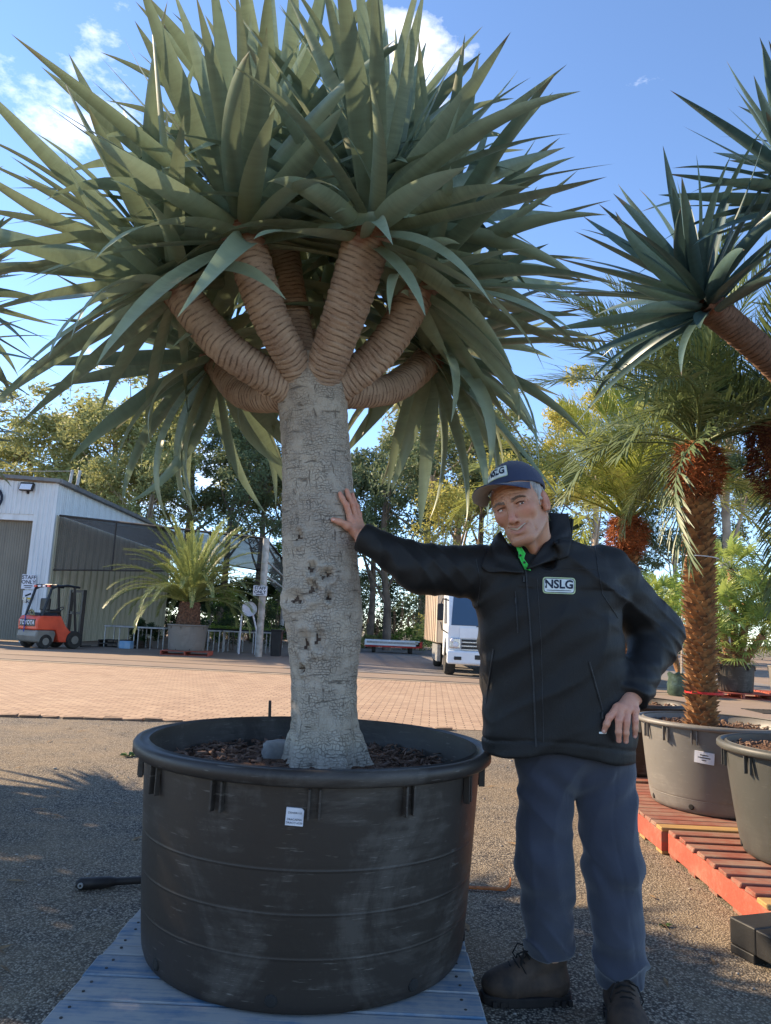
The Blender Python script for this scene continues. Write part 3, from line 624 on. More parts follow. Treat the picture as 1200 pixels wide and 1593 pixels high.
man = thing('person', 'person in black jacket, navy cap and grey-blue trousers leaning on the grey trunk', 'person', (.66, 2.66, 0)); MO = Vector(man.location); MOa = A3(MO)
def skin_mat():
    t = NT('skin'); c = t.n('ShaderNodeVertexColor', layer_name='col'); v = t.coord('Object')
    col = t.mix(t.math('MULTIPLY', t.ramp(t.noise(v, 55, 4, .6), .4, .7), .22), c.outputs[0], srgb(176, 112, 88)); col = t.mix(t.math('MULTIPLY', t.ramp(t.noise(v, 260, 3), .5, .75), .18), col, srgb(134, 84, 66))
    t.set(color=col, rough=.48, spec=.4, sss=.08); t.b.inputs['Subsurface Radius'].default_value = (.012, .005, .003); t.b.inputs['Subsurface Scale'].default_value = 1
    t.bump(t.math('ADD', t.noise(v, 320, 3), t.math('MULTIPLY', t.noise(v, 90, 3), .8)), .22, .002); return t.m
def cloth_mat(name, c1, c2, rough, weave, bs=.25, sheen=.2, spec=.3):
    t = NT(name); v = t.coord('Object'); col = t.mix(t.ramp(t.noise(v, 5, 5), .35, .7), c1, c2); t.set(color=col, rough=rough, spec=spec, sheen=sheen)
    t.bump(t.math('ADD', t.math('MULTIPLY', t.noise(v, weave, 2), .35), t.math('MULTIPLY', t.noise(t.coord('Object', (1, 1, .45), rot=(0, .5, 0)), 17, 5, .6, .8), 1.6)), bs, .006); return t.m
M_SKIN = skin_mat(); M_JACKET = cloth_mat('jacket_nylon', srgb(29, 27, 25), srgb(22, 20, 19), .58, 420, .3, .03); M_TROUS = cloth_mat('trouser_fleece', srgb(66, 68, 78), srgb(54, 56, 66), .9, 500, .25, .35, .2)
M_CAPC = cloth_mat('cap_cotton', srgb(52, 60, 84), srgb(44, 50, 72), .85, 600, .3); M_CAPU = cloth_mat('cap_under_brim', srgb(150, 134, 118), srgb(132, 116, 102), .85, 600, .2); M_GREEN = cloth_mat('green_shirt', srgb(70, 214, 92), srgb(56, 190, 78), .85, 500, .2)
M_LEATHER = pmat('boot_leather', srgb(84, 66, 52), srgb(54, 44, 37), 16, .75, .3, 90, .004, spec=.4); M_SOLE = pmat('boot_sole', srgb(44, 38, 34), srgb(32, 28, 26), 20, .8, .3, 80); M_LACE = pmat('boot_lace', srgb(36, 30, 27), srgb(24, 21, 19), 30, .9, 0)
M_HAIR = pmat('grey_hair', srgb(186, 178, 168), srgb(128, 120, 112), 40, .6, .9, 160, .006, stretch=(1, 1, .25)); M_BROW = pmat('brow_hair', srgb(158, 132, 114), srgb(120, 98, 82), 60, .8, .8, 200, .004)
M_EYEW = pmat('eye_white', srgb(220, 210, 202), srgb(206, 192, 184), 30, .25, 0); M_IRIS = pmat('iris', srgb(70, 66, 62), srgb(40, 36, 34), 60, .2, 0); M_TEETH = pmat('teeth', srgb(200, 184, 164), srgb(180, 164, 144), 30, .3, 0)
M_ZIP = pmat('zip_black', (.012, .012, .013), (.03, .03, .03), 200, .5, .3, 400); M_PATCH = pmat('patch_white', srgb(226, 230, 224), srgb(206, 212, 208), 40, .8, .2, 300); M_PATCHB = pmat('patch_border', srgb(196, 206, 150), srgb(176, 190, 160), 40, .8, .2, 300); M_NAVY = pmat('patch_navy', srgb(30, 40, 58), srgb(24, 34, 50), 40, .8, 0)

# ---- joints (pixels turned into points at each joint's depth)
shR, elR, wrR = gy(782, 893, 2.66), gy(655, 884, 2.63), gy(568, 838, 2.645)
shL, elL, wrL = gy(942, 892, 2.70), gy(1022, 985, 2.80), gy(984, 1082, 2.60)
hipR, knR, anR = gy(850, 1190, 2.69), gy(846, 1345, 2.67), gy(858, 1478, 2.71)
hipL, knL, anL = gy(938, 1190, 2.69), gy(954, 1350, 2.65), gy(966, 1515, 2.63)
def folds(p, s=1.0, k=1.0):
    x, y, z = p[..., 0], p[..., 1], p[..., 2]
    w = np.sin(7*x+5*z)+.7*np.sin(9*y-6*z+1)
    def rid(v): return (1-np.abs(np.sin(v)))**2
    m_ = .5+.5*np.sin(5*x+3*z+2*np.sin(4*y+6*z))
    return s*(.0030*np.sin(k*(15*z+11*x)+1.8*w)-.0075*m_*rid(k*(13*z+9*x)+1.5*w)-.0060*(1-m_)*rid(k*(17*x-11*z+5*y)+1.3*w+2)+.0015*np.sin(k*(60*z-31*x)+2.6*w)+.004)
hem_y = 0
def torso_params(z):
    zz = [.80, .88, 1.0, 1.15, 1.28, 1.38, 1.46, 1.52, 1.57]
    return (np.interp(z, zz, [.270, .272, .262, .258, .262, .262, .235, .165, .10]), np.interp(z, zz, [.168, .170, .165, .162, .160, .150, .130, .105, .085]),
            np.interp(z, zz, [.645, .640, .630, .615, .605, .605, .607, .600, .585]), np.interp(z, zz, [2.68, 2.68, 2.68, 2.68, 2.675, 2.67, 2.66, 2.645, 2.62]))
def jacket_sdf(p):
    x, y, z = p[..., 0], p[..., 1], p[..., 2]; a, b, cx, cy = torso_params(z); pw = 2.5
    q = ((np.abs(x-cx)/a)**pw+(np.abs(y-cy)/b)**pw)**(1/pw); d = (q-1)*np.minimum(a, b)
    hem = .800+.028*(x-.64)*-.4+.018*np.cos((x-.60)*7); d = smax(d, hem-z, .010); d = smax(d, z-1.555, .03)
    yoke = cap(p, shR+Vector((.05, 0, .015)), shL+Vector((-.04, 0, .02)), .082, .085); d = smin(d, yoke, .06)
    aR = smin(cap(p, shR, elR, .105, .083), cap(p, elR, wrR, .083, .052), .05); aL = smin(cap(p, shL, elL, .108, .092), cap(p, elL, wrL, .092, .060), .05)
    cR = cap(p, wrR, wrR+(wrR-elR).normalized()*.012, .050); aR = smin(aR, cR, .02)
    # sleeves end square at the cuff
    def cut(dd, w_, e_, ext): n_ = A3((w_-e_).normalized()); return smax(dd, (p-A3(w_))@n_-ext, .008)
    aR = cut(aR, wrR, elR, .022); aL = cut(aL, wrL, elL, .016)
    def armfold(e_, sx, sgn): r_ = np.sqrt(((p-A3(e_))**2).sum(-1)); return np.exp(-(r_/.16)**2)
    fR = armfold(elR, 1, 1)*-.009*(1-np.abs(np.sin(34*x+20*z+2*np.sin(16*z+9*x))))**2; fL = armfold(elL, 1, 1)*-.011*(1-np.abs(np.sin(38*z+16*x+2*np.sin(14*x+8*z))))**2; fS = armfold(shR+Vector((-.02, 0, -.06)), 1, 1)*-.010*(1-np.abs(np.sin(36*x-14*z+1.5*np.sin(12*z))))**2
    fW = armfold(wrL, 1, 1)*.004*np.sin(120*z+20*x)
    d = smin(d, aR+fR+fS, .035); d = smin(d, aL+fL+fW, .022)
    d = smax(d, -cap(p, (.580, 2.62, 1.64), (.568, 2.545, 1.475), .070, .024), .015)
    low = np.clip((1.02-z)/.2, 0, 1)
    d = d+folds(p, 1.1)+.005*low*np.sin(19*x+4*np.sin(6*z))
    d = d+.0035*np.exp(-((z-hem-.055)/.004)**2)*(np.abs(y-cy) < .4)*(z < .93)*(np.abs(x-cx) < a+.03)     # hem seam
    d = d+.003*np.exp(-((z-1.375-.02*(x-.6))/.004)**2)*(y < 2.62)*(x > .46)*(x < .80)                        # yoke seam
    return d
V, Fc = surfnet(jacket_sdf, (-.16, 2.42, .76), (1.22, 2.98, 1.62), .0062); jk = link('jacket', np_mesh('jacket', V-MOa, Fc, True), M_JACKET, man)
JBVH = BVHTree.FromPolygons([tuple(v) for v in V], [tuple(f) for f in Fc])
def on_jacket(px, py, d=.003):
    v = ray(px, py).normalized(); loc, nrm, i, dist = JBVH.ray_cast(CAM, v)
    if loc is None: return gy(px, py, 2.6)
    return loc-v*d
# ---- trousers
def trous_sdf(p):
    x, y, z = p[..., 0], p[..., 1], p[..., 2]
    R_ = chain(p, [hipR, knR, anR], [.100, .096, .080], .04); L_ = chain(p, [hipL, knL, anL], [.108, .094, .086], .04)
    for s_, an, e in ((0, anR, 1), (1, anL, 1)):
        r_ = np.exp(-((z-an.z-.03)/.07)**2)*(np.abs(x-an.x) < .17); f_ = -.016*r_*(1-np.abs(np.sin(34*z+12*x+1.6*np.sin(18*x+15*y))))**1.6+.006*r_
        if s_ == 0: R_ = R_+f_
        else: L_ = L_+f_
    kn = .005*np.exp(-((z-knR.z+.02)/.10)**2)*np.sin(48*z+30*x+2*np.sin(25*x)); R_ = R_+kn; L_ = L_+kn
    R_ = smax(R_, anR.z-.012+.05*(x-anR.x)-z, .012); L_ = smax(L_, anL.z-.045+.10*(anL.x-x)*-.6-z, .012)
    hp = ell(p, (.690, 2.69, .845), (.190, .135, .15)); d = smin(smin(R_, L_, .018), hp, .05); d = smax(d, z-.90, .01)
    d = d+folds(p, 1.35, .8)-.006*(1-np.abs(np.sin(24*x+6*np.sin(3*z)+3*y)))**2*np.clip((z-.15)*3, 0, 1)+.006*np.exp(-((z-.72)/.06)**2)*np.sin(60*z-50*np.abs(x-.70))
    d = d+.0025*np.exp(-((x-np.interp(z, [.1, .6, .8], [anL.x+.045, .80, .815]))/.004)**2)*(y < 2.66)       # side seam
    return d
V, Fc = surfnet(trous_sdf, (.42, 2.44, .08), (.98, 2.90, .93), .0058); link('trousers', np_mesh('trousers', V-MOa, Fc, True), M_TROUS, man)
# ---- head, built upright and turned as one
HY, HT, HP = R(-29), R(-20), R(0)
HM = Matrix.Rotation(HT, 3, 'Y') @ Matrix.Rotation(HY, 3, 'Z') @ Matrix.Rotation(HP, 3, 'X')
EYEMID = gy(795, 788, 2.47); HS = 1.10; HC = EYEMID-(HM @ Vector((0, -.090, 0)))*HS
neck_b = np.array(HM.transposed() @ (Vector((.590, 2.665, 1.47))-HC))/HS
HMa = np.array(HM); HCa = A3(HC)
def head_w(P): return (P*HS) @ HMa.T+HCa                # head space -> world
def head_sdf(p):
    x, y, z = p[..., 0], p[..., 1], p[..., 2]; ax_ = np.abs(x); q = p.copy(); q[..., 0] = ax_
    d = ell(p, (0, .012, .035), (.076, .098, .094))
    d = smin(d, ell(p, (0, -.030, .010), (.066, .070, .070)), .03)                                          # forehead and mid face
    d = smin(d, ell(p, (0, -.030, -.050), (.056, .062, .070)), .03)
    d = smin(d, cap(q, (.050, .005, -.060), (.022, -.072, -.104), .020, .019), .025)                         # jaw line
    d = smin(d, ell(p, (0, -.079, -.104), (.024, .021, .019)), .018)                                         # chin
    d = smin(d, sph(q, (.044, -.064, -.020), .022), .022)                                                    # cheek bones
    d = smin(d, cap(q, (.010, -.093, .018), (.046, -.077, .017), .011, .009), .014)                          # brow
    d = smax(d, -ell(q, (.031, -.110, -.002), (.022, .026, .0135)), .010)
    d = smin(d, cap(p, (0, -.094, .008), (0, -.1200, -.041), .0078, .0105), .012)                             # nose
    d = smin(d, sph(p, (0, -.1200, -.0445), .0112), .006); d = smin(d, ell(q, (.0120, -.1065, -.0475), (.0085, .011, .0075)), .006)
    d = smax(d, -ell(q, (.0068, -.1130, -.0560), (.0040, .008, .0045)), .003)
    d = smin(d, sph(q, (.032, -.0765, -.001), .0152), .005)                                                  # lids
    d = smax(d, -cap(q, (.0205, -.0955, -.0024), (.0440, -.0870, -.0014), .0036, .0028), .0015)                # eye slit
    d = smin(d, cap(q, (.019, -.0935, .0105), (.046, -.0815, .0050), .0052, .0045), .005)                      # heavy upper lid
    d = smin(d, cap(q, (.022, -.0900, -.0115), (.042, -.0825, -.0085), .0032, .0030), .006)                     # lower lid bag
    d = smin(d, ell(p, (0, -.080, -.074), (.036, .021, .022)), .014)                                           # muzzle
    d = smin(d, cap(q, (.0, -.0985, -.0680), (.028, -.0850, -.0600), .0046, .0030), .006); d = smin(d, cap(q, (.0, -.0970, -.0865), (.022, -.0870, -.0770), .0066, .0035), .008)
    d = smax(d, -cap(q, (.0, -.1045, -.0755), (.0330, -.0850, -.0610), .0052, .0026), .002)                     # mouth
    d = smax(d, -ell(p, (0, -.1010, -.0965), (.018, .006, .0045)), .008)                                        # under the lip
    d = smax(d, -cap(q, (.0185, -.1060, -.046), (.0385, -.0880, -.066), .0052, .0050), .004)                     # smile lines
    d = smax(d, -cap(q, (.0510, -.080, -.048), (.047, -.068, -.088), .0050), .005)
    for zz in (.036, .046, .056): d = d+.0014*np.exp(-((z-zz-.003*np.cos(ax_*70))/.0018)**2)*(ax_ < .045)*(y < -.06)
    d = d+.0018*np.exp(-((ax_-.006)/.0018)**2)*(z > .008)*(z < .03)*(y < -.07)
    for k_ in (-.5, 0, .5): d = d+.0012*np.exp(-((z-.001-k_*(ax_-.050))/.0014)**2)*(ax_ > .052)*(ax_ < .066)*(y < -.02)
    er = ell(q, (.082, .016, -.008), (.011, .022, .034)); er = smax(er, -ell(q, (.093, .009, -.006), (.009, .013, .021)), .005); er = smin(er, cap(q, (.078, .0, -.020), (.076, .0, -.036), .007, .006), .006); d = smin(d, er, .006)
    d = smin(d, cap(p, (0, .018, -.06), neck_b, .050, .060), .025)
    d = smin(d, cap(p, (0, -.040, -.118), neck_b+A3((0, -.045, 0)), .012, .014), .02)                        # throat
    for sg in (-1, 1): d = smin(d, cap(p, (sg*.058, .03, -.05), neck_b+A3((sg*.018, -.055, 0)), .012, .010), .015)
    return d
Vh, Fh = surfnet(head_sdf, (-.12, -.14, -.215), (.12, .125, .135), .0021)
HBVH = BVHTree.FromPolygons([tuple(v) for v in Vh], [tuple(f) for f in Fh])
def face_y(x, z): h_ = HBVH.ray_cast(Vector((x, -.2, z)), Vector((0, 1, 0)))[0]; return h_.y if h_ else -.09
def head_col(P):
    x, y, z = np.abs(P[:, 0]), P[:, 1], P[:, 2]; c = np.tile(A3(srgb(190, 138, 106)), (len(P), 1))
    def blend(mask, col): 
        m_ = np.clip(mask, 0, 1)[:, None]; c[:] = c*(1-m_)+A3(col)*m_
    fr = y < -.05
    blend(.55*np.exp(-(((x-.045)/.024)**2+((z+.025)/.022)**2))*fr, srgb(204, 132, 110)); blend(.7*np.exp(-((x/.016)**2+((z+.038)/.018)**2))*(y < -.095), srgb(206, 134, 116))
    lipz = np.where(z > -.0755+x*.45, (z-(-.0690+x*.28))/.004, (z-(-.085+x*.40))/.006); blend(.85*np.exp(-lipz**2)*(x < .025)*(y < -.08), srgb(176, 108, 96))
    blend(.30*(z < -.045)*(z > -.13)*(y < .0)*np.clip((-.045-z)/.02, 0, 1), srgb(176, 140, 122))
    blend(.6*np.exp(-(((x-.033)/.018)**2+((z+.001)/.011)**2))*fr, srgb(158, 102, 82)); blend(.6*(x > .074), srgb(198, 124, 98)); blend(.5*(z < -.14), srgb(196, 132, 104))
    return c
body_parts = [(head_w(Vh), Fh, head_col(Vh))]
# ---- right hand: palm on the trunk, fingers up, thumb across
TC = Vector((gy(499, 800, 2.777).x, 2.777)); TRr = .140
def on_trunk(phi, z, lift):                             # a point on the grey trunk's bark, angle phi (0 = +X)
    c = TC.x-(z-1.6)*.045; return Vector((c+(TRr+lift)*math.cos(phi), TC.y+(TRr+lift)*math.sin(phi), z))
zt = gy(548, 800, 2.68).z
fing = []
for k, (phi, zk, L, dphi) in enumerate(((-40, .000, .078, -16), (-30, .008, .086, -14), (-20, .004, .080, -11), (-10, -.010, .064, -8))):
    z0 = zt-.010+zk; pts = [on_trunk(R(phi), z0-.012, .018), on_trunk(R(phi+dphi*.45), z0+L*.52, .014), on_trunk(R(phi+dphi*.8), z0+L*.82, .007), on_trunk(R(phi+dphi), z0+L*1.04, .006)]; fing.append(pts)
thumb = [on_trunk(R(-34), zt-.058, .020), on_trunk(R(-47), zt-.046, .020), on_trunk(R(-58), zt-.035, .015), on_trunk(R(-67), zt-.029, .009)]
palm0 = on_trunk(R(-22), zt-.060, .022)
def handR_sdf(p):
    d = chain(p, fing[0], [.0125, .0108, .0098, .0080], .006)
    for f_, rr in zip(fing[1:], ([.0125, .0112, .010, .0082], [.012, .0105, .0095, .008], [.0108, .0092, .0084, .007])): d = smin(d, chain(p, f_, rr, .006), .0022)
    for f_ in fing: d = smin(d, cap(p, palm0, f_[0], .019, .0135), .012)
    d = smin(d, chain(p, thumb, [.0175, .0150, .0118, .0092], .008), .009); d = smin(d, cap(p, thumb[0], palm0, .018, .022), .014)
    d = smin(d, cap(p, palm0, wrR+(wrR-elR).normalized()*.004, .024, .030), .02); d = smin(d, cap(p, wrR, elR, .032, .040), .02)
    return d+.0004*np.sin(p[..., 2]*260)
lo = [min(v[i] for v in [palm0, wrR, elR, *thumb, *sum(fing, [])])-.06 for i in range(3)]; hi = [max(v[i] for v in [palm0, wrR, *thumb, *sum(fing, [])])+.06 for i in range(3)]
Vr, Fr = surfnet(handR_sdf, lo, hi, .0026)
# ---- left hand on the hip, back of the hand to the front
def HL(px, py, Y): return gy(px, py, Y)
fl = [[HL(961, 1101, 2.535), HL(949, 1115, 2.515), HL(944, 1126, 2.512), HL(940, 1137, 2.522)], [HL(968, 1101, 2.528), HL(963, 1121, 2.505), HL(962.5, 1138, 2.505), HL(963, 1152, 2.518)],
      [HL(977, 1103, 2.530), HL(975, 1123, 2.508), HL(974, 1140, 2.510), HL(974, 1153, 2.522)], [HL(988, 1105, 2.540), HL(988.5, 1122, 2.522), HL(988.5, 1134, 2.522), HL(988, 1145, 2.532)]]
thl = [HL(966, 1096, 2.575), HL(956, 1108, 2.590), HL(953, 1120, 2.60)]; pl = HL(979, 1093, 2.565)
def handL_sdf(p):
    d = None
    for f_, rr in zip(fl, ([.0135, .0118, .0104, .0086], [.0135, .0116, .0104, .0088], [.013, .0112, .010, .0085], [.0118, .0100, .009, .0076])):
        c = chain(p, f_, rr, .006); d = c if d is None else smin(d, c, .0020)
    for f_ in fl: d = smin(d, cap(p, pl, f_[0], .020, .0145), .010)
    d = smin(d, chain(p, thl, [.017, .014, .011], .008), .008); d = smin(d, cap(p, pl, wrL, .027, .031), .02); d = smin(d, cap(p, wrL, elL, .034, .042), .02)
    return d+.0004*np.sin(p[..., 2]*240)
al = [pl, wrL, *thl, *sum(fl, [])]; lo = [min(v[i] for v in al)-.05 for i in range(3)]; hi = [max(v[i] for v in al)+.05 for i in range(3)]; Vl, Fl = surfnet(handL_sdf, lo, hi, .0024)
def hand_col(P, tips):
    c = np.tile(A3(srgb(208, 150, 122)), (len(P), 1)); m_ = np.zeros(len(P))
    for t_ in tips: m_ = np.maximum(m_, np.exp(-(((P-A3(t_))**2).sum(1)/.016**2)))
    return c*(1-.5*m_[:, None])+A3(srgb(214, 138, 118))*.5*m_[:, None]
kR = [f_[j] for f_ in fing for j in (0, 1, 3)]+[thumb[3]]; kL = [f_[j] for f_ in fl for j in (0, 1, 3)]
body_parts += [(Vr, Fr, hand_col(Vr, kR)), (Vl, Fl, hand_col(Vl, kL))]
# ---- the rest of the body under the clothes
def under_sdf(p):
    d = cap(p, (.62, 2.67, .90), (.595, 2.665, 1.40), .11, .11); d = smin(d, cap(p, shR+Vector((.03, 0, -.01)), shL+Vector((-.03, 0, -.01)), .05), .05)
    for a_, b_, r0, r1 in ((shR, elR, .055, .045), (elR, wrR, .045, .033), (shL, elL, .055, .045), (elL, wrL, .045, .034), (hipR, knR, .07, .055), (knR, anR, .055, .045), (hipL, knL, .07, .055), (knL, anL, .055, .045)): d = smin(d, cap(p, a_, b_, r0, r1), .04)
    return smin(d, cap(p, (.595, 2.665, 1.40), Vector((.590, 2.665, 1.49)), .07, .06), .04)
Vu, Fu = surfnet(under_sdf, (-.12, 2.45, .08), (1.15, 2.95, 1.56), .014); body_parts.append((Vu, Fu, np.tile(A3(srgb(206, 156, 126)), (len(Vu), 1))))
off = 0; VV = []; FF = []; CC = []
for V, Fc, c in body_parts: VV.append(V); FF.append(Fc+off); CC.append(c); off += len(V)
body = link('body', np_mesh('body', np.concatenate(VV)-MOa, np.concatenate(FF), True, col=np.concatenate(CC)), M_SKIN, man)
# nails
def nail(tip, prev, r_):
    d = (tip-prev).normalized(); view = (CAM-tip).normalized(); up = (view-d*view.dot(d)).normalized(); fr = frame_from(d, up)
    m = MB().lathe([(.0001, .0016), (.004, .0013), (.0055, .0)], 10); o = m.build('nail', M_NAILSK, body, True); o.matrix_basis = Matrix.Translation(tip-d*.002+up*(r_-.0012)-MO) @ fr.to_4x4() @ Matrix.Diagonal((.9, 1.25, 1, 1))
M_NAILSK = pmat('finger_nail', srgb(226, 176, 158), srgb(214, 160, 142), 60, .3, 0)
for f_ in fl: nail(f_[3], f_[2], .0085)
nail(thumb[3], thumb[2], .0092)
# ---- eyes, brows, teeth, hair
def in_head(name, m, mat, parent, smooth=True):
    Pn = head_w(np.array(m.v))-MOa; m.v = [tuple(p) for p in Pn]; return m.build(name, mat, parent, smooth)
def uvsphere(m, c, r_, n=16, k=12, front=None, mi=0):
    prof = [(r_*math.sin(PI*i/k)+1e-5, -r_*math.cos(PI*i/k)) for i in range(k+1)]; return m.lathe(prof, n, c, 'Y', mi)
for s in (-1, 1):
    e = in_head('eye', uvsphere(MB(), (s*.032, -.0765, -.001), .0138), M_EYEW, body)
    g_ = (HM.transposed() @ (CAM-HC)).normalized(); g_ = (g_+Vector((0, -.35, .06))).normalized(); cc = Vector((s*.032, -.0765, -.001))+g_*.0116
    fr = frame_from(Vector((1, 0, 0)), g_); m = MB(); V_ = []
    pr = MB().lathe([(.0001, .0024), (.0028, .0021), (.0058, .0010), (.0062, .0)], 14); pr.v = [tuple(fr @ Vector(p)+cc) for p in pr.v]; in_head('iris', pr, M_IRIS, e)
    # brow: a strip of short hairs standing on the ridge
    m = MB(); rb = random.Random(5+s)
    for i in range(130):
        t = rb.random(); xx = .009+.041*t; zz = .0135+.0060*math.sin(t*2.4)-.008*max(0, t-.6)+rb.uniform(-.0045, .0040)*(1-.5*t); yy = face_y(s*xx, zz)-.003
        a = Vector((s*xx, yy+.004, zz)); b = a+Vector((s*rb.uniform(.003, .008), -rb.uniform(.001, .0035), rb.uniform(-.001, .004))); m.tube([a, b], [.0011, .0003], 3)
    lash = [(s*(.0195+.0255*i/8), face_y(s*(.0195+.0255*i/8), .0045-.003*abs(i/8-.45))-.0006, .0028+.0022*math.sin(PI*i/8)-.001*i/8) for i in range(9)]
    in_head('eyelashes', MB().tube(lash, .0014, 5), M_LACE, e)
    br_ = in_head('eyebrow', m, M_BROW, body, False); br_['kind'] = 'stuff'
m = MB(); V_ = []
for i in range(15):
    u = -1+2*i/14; xx = u*.0265; yy = -.0995+.0135*abs(u)**1.8; zc = -.0735+.0105*abs(u)**1.2; V_ += [(xx, yy, zc-.0022*(1-abs(u))), (xx, yy, zc+.0040)]
m.add(V_, [(2*i, 2*i+2, 2*i+3, 2*i+1) for i in range(14)]); in_head('teeth', m, M_TEETH, body)
def hair_sdf(p):
    x, y, z = p[..., 0], p[..., 1], p[..., 2]; s = ell(p, (0, .014, .033), (.0815, .103, .100)); s = smin(s, ell(p, (0, .02, -.03), (.077, .075, .06)), .03)
    front = -.052+.02*np.clip((.03-z)/.06, 0, 1)*3-y*0; d = smax(s, (front-y), .006); d = smax(d, z-.085, .01); d = smax(d, (-.012-.75*np.clip(y-.0, -.05, .1)-z)*.8, .008)
    ear = ell(p*A3((1, 1, 1)), (0, .012, -.012), (.2, .022, .032)); d = smax(d, -ear, .006)
    side = cap(np.stack([np.abs(x), y, z], -1), (.0735, -.026, .03), (.0705, -.020, -.018), .0075, .004); d = smin(d, side, .006)
    return d+.0016*np.sin(160*y+60*z+2*np.sin(70*z))+.0012*np.sin(290*y-90*z)
V, Fc = surfnet(hair_sdf, (-.1, -.08, -.10), (.1, .14, .10), .003); link('hair', np_mesh('hair', head_w(V)-MOa, Fc, True), M_HAIR, body)
# ---- cap: crown, brim, patch, button
CT = Matrix.Rotation(R(-15), 3, 'Z') @ Matrix.Rotation(R(-7), 3, 'X')
def cap_tf(v): return CT @ Vector(v)*.985+Vector((0, .0, .009))
def in_cap(name, m, mat, parent):
    m.v = [tuple(cap_tf(v)) for v in m.v]; return in_head(name, m, mat, parent)
cp = thing('cap', None, None); cp.parent = man; cp.location = (0, 0, 0)
CR = (.0865, .108, .106); CCn = Vector((0, .010, .040))
def crown_pt(th, ph):                                     # th around (0 = front), ph 0 rim .. 1 top
    zr = .010+.014*math.cos(th)-.004; el = ph*PI/2; z0 = zr/CR[2]; s0 = math.asin(max(-.9, min(.9, z0))); e2 = s0+(PI/2-s0)*ph
    bulge = 1+.035*math.sin(min(1, ph*1.5)*PI)*(1 if math.cos(th) > 0 else .5); seam = 1-.006*abs(math.cos(3*th))**40*(ph < .98)
    return Vector((CR[0]*math.cos(e2)*math.sin(th)*bulge*seam, -CR[1]*math.cos(e2)*math.cos(th)*bulge*seam, CR[2]*math.sin(e2)*1.0))+CCn
m = MB(); na, nr = 72, 16
for i in range(nr+1):
    for j in range(na): m.v.append(tuple(crown_pt(2*PI*j/na, i/nr)))
for j in range(na):                                       # rolled edge inside
    q = crown_pt(2*PI*j/na, 0); m.v.append((q.x*.95, (q.y-.01)*.95+.01, q.z-.002)); 
m.f = [(i*na+j, i*na+(j+1) % na, (i+1)*na+(j+1) % na, (i+1)*na+j) for i in range(nr) for j in range(na)]+[(nr*na+na+j, nr*na+na+(j+1) % na, (j+1) % na, j) for j in range(na)]; m.mi = [0]*len(m.f)
in_cap('crown', m, M_CAPC, cp)
def brim_pt(u, w_, t):                                    # u -1..1 across, w 0 at crown .. 1 at edge
    th = u*1.18; a = crown_pt(th, .0); L = .090*max(0, math.cos(u*1.5))**.6
    sgn = Vector((a.x*.55, -.10, 0)).normalized(); p = a+sgn*L*w_; return Vector((p.x, p.y, p.z-.003-.020*abs(p.x/.085)**2*(.2+.8*w_)-.006*w_+t))
for nm, t_, mt in (('brim', .0, M_CAPC), ('brim_underside', -.0035, M_CAPU)):
    m = MB(); nu, nw = 40, 10
    for i in range(nu+1):
        for k in range(nw+1): m.v.append(tuple(brim_pt(-1+2*i/nu, k/nw, t_)))
    m.f = [(i*(nw+1)+k, (i+1)*(nw+1)+k, (i+1)*(nw+1)+k+1, i*(nw+1)+k+1) for i in range(nu) for k in range(nw)]
    if t_ == 0:
        b = len(m.v)
        for i in range(nu+1): m.v.append(tuple(brim_pt(-1+2*i/nu, 1, -.0034)))
        m.f += [(i*(nw+1)+nw, (i+1)*(nw+1)+nw, b+i+1, b+i) for i in range(nu)]
    m.mi = [0]*len(m.f); in_cap(nm, m, mt, cp)
in_cap('button', uvsphere(MB(), tuple(crown_pt(0, 1)), .006), M_CAPC, cp)
def crown_wrap(x, y, d):                                  # flat patch coordinates (metres) -> on the front of the crown
    q = crown_pt(x/.098, .30+y/.12); n_ = (q-CCn).normalized(); return q+n_*d
def wrap_obj(name, me, fn, mat, parent, d):
    for v in me.vertices: q = cap_tf(fn(v.co.x, v.co.y, d)); v.co = Vector(head_w(np.array([tuple(q)]))[0])-MO
    return link(name, me, mat, parent)
def rrect(w_, h_, r_, nx=14, ny=6):
    m = MB()
    for i in range(nx+1):
        for k in range(ny+1):
            x = (-.5+i/nx)*w_; y = (-.5+k/ny)*h_; ex = max(0, abs(x)-(w_/2-r_)); ey = max(0, abs(y)-(h_/2-r_)); l_ = math.hypot(ex, ey)
            if l_ > r_: x -= math.copysign(ex*(1-r_/l_), x); y -= math.copysign(ey*(1-r_/l_), y)
            m.v.append((x, y, 0))
    m.f = [(i*(ny+1)+k, (i+1)*(ny+1)+k, (i+1)*(ny+1)+k+1, i*(ny+1)+k+1) for i in range(nx) for k in range(ny)]; m.mi = [0]*len(m.f); return m.mesh('patch')
pt = wrap_obj('patch', rrect(.100, .040, .005), crown_wrap, M_PATCHB, cp, .0022); wrap_obj('patch_field', rrect(.096, .036, .004), crown_wrap, M_PATCH, pt, .0030); wrap_obj('lettering', text_mesh('NSLG', .033, 0, .0012), crown_wrap, M_NAVY, pt, .0042)
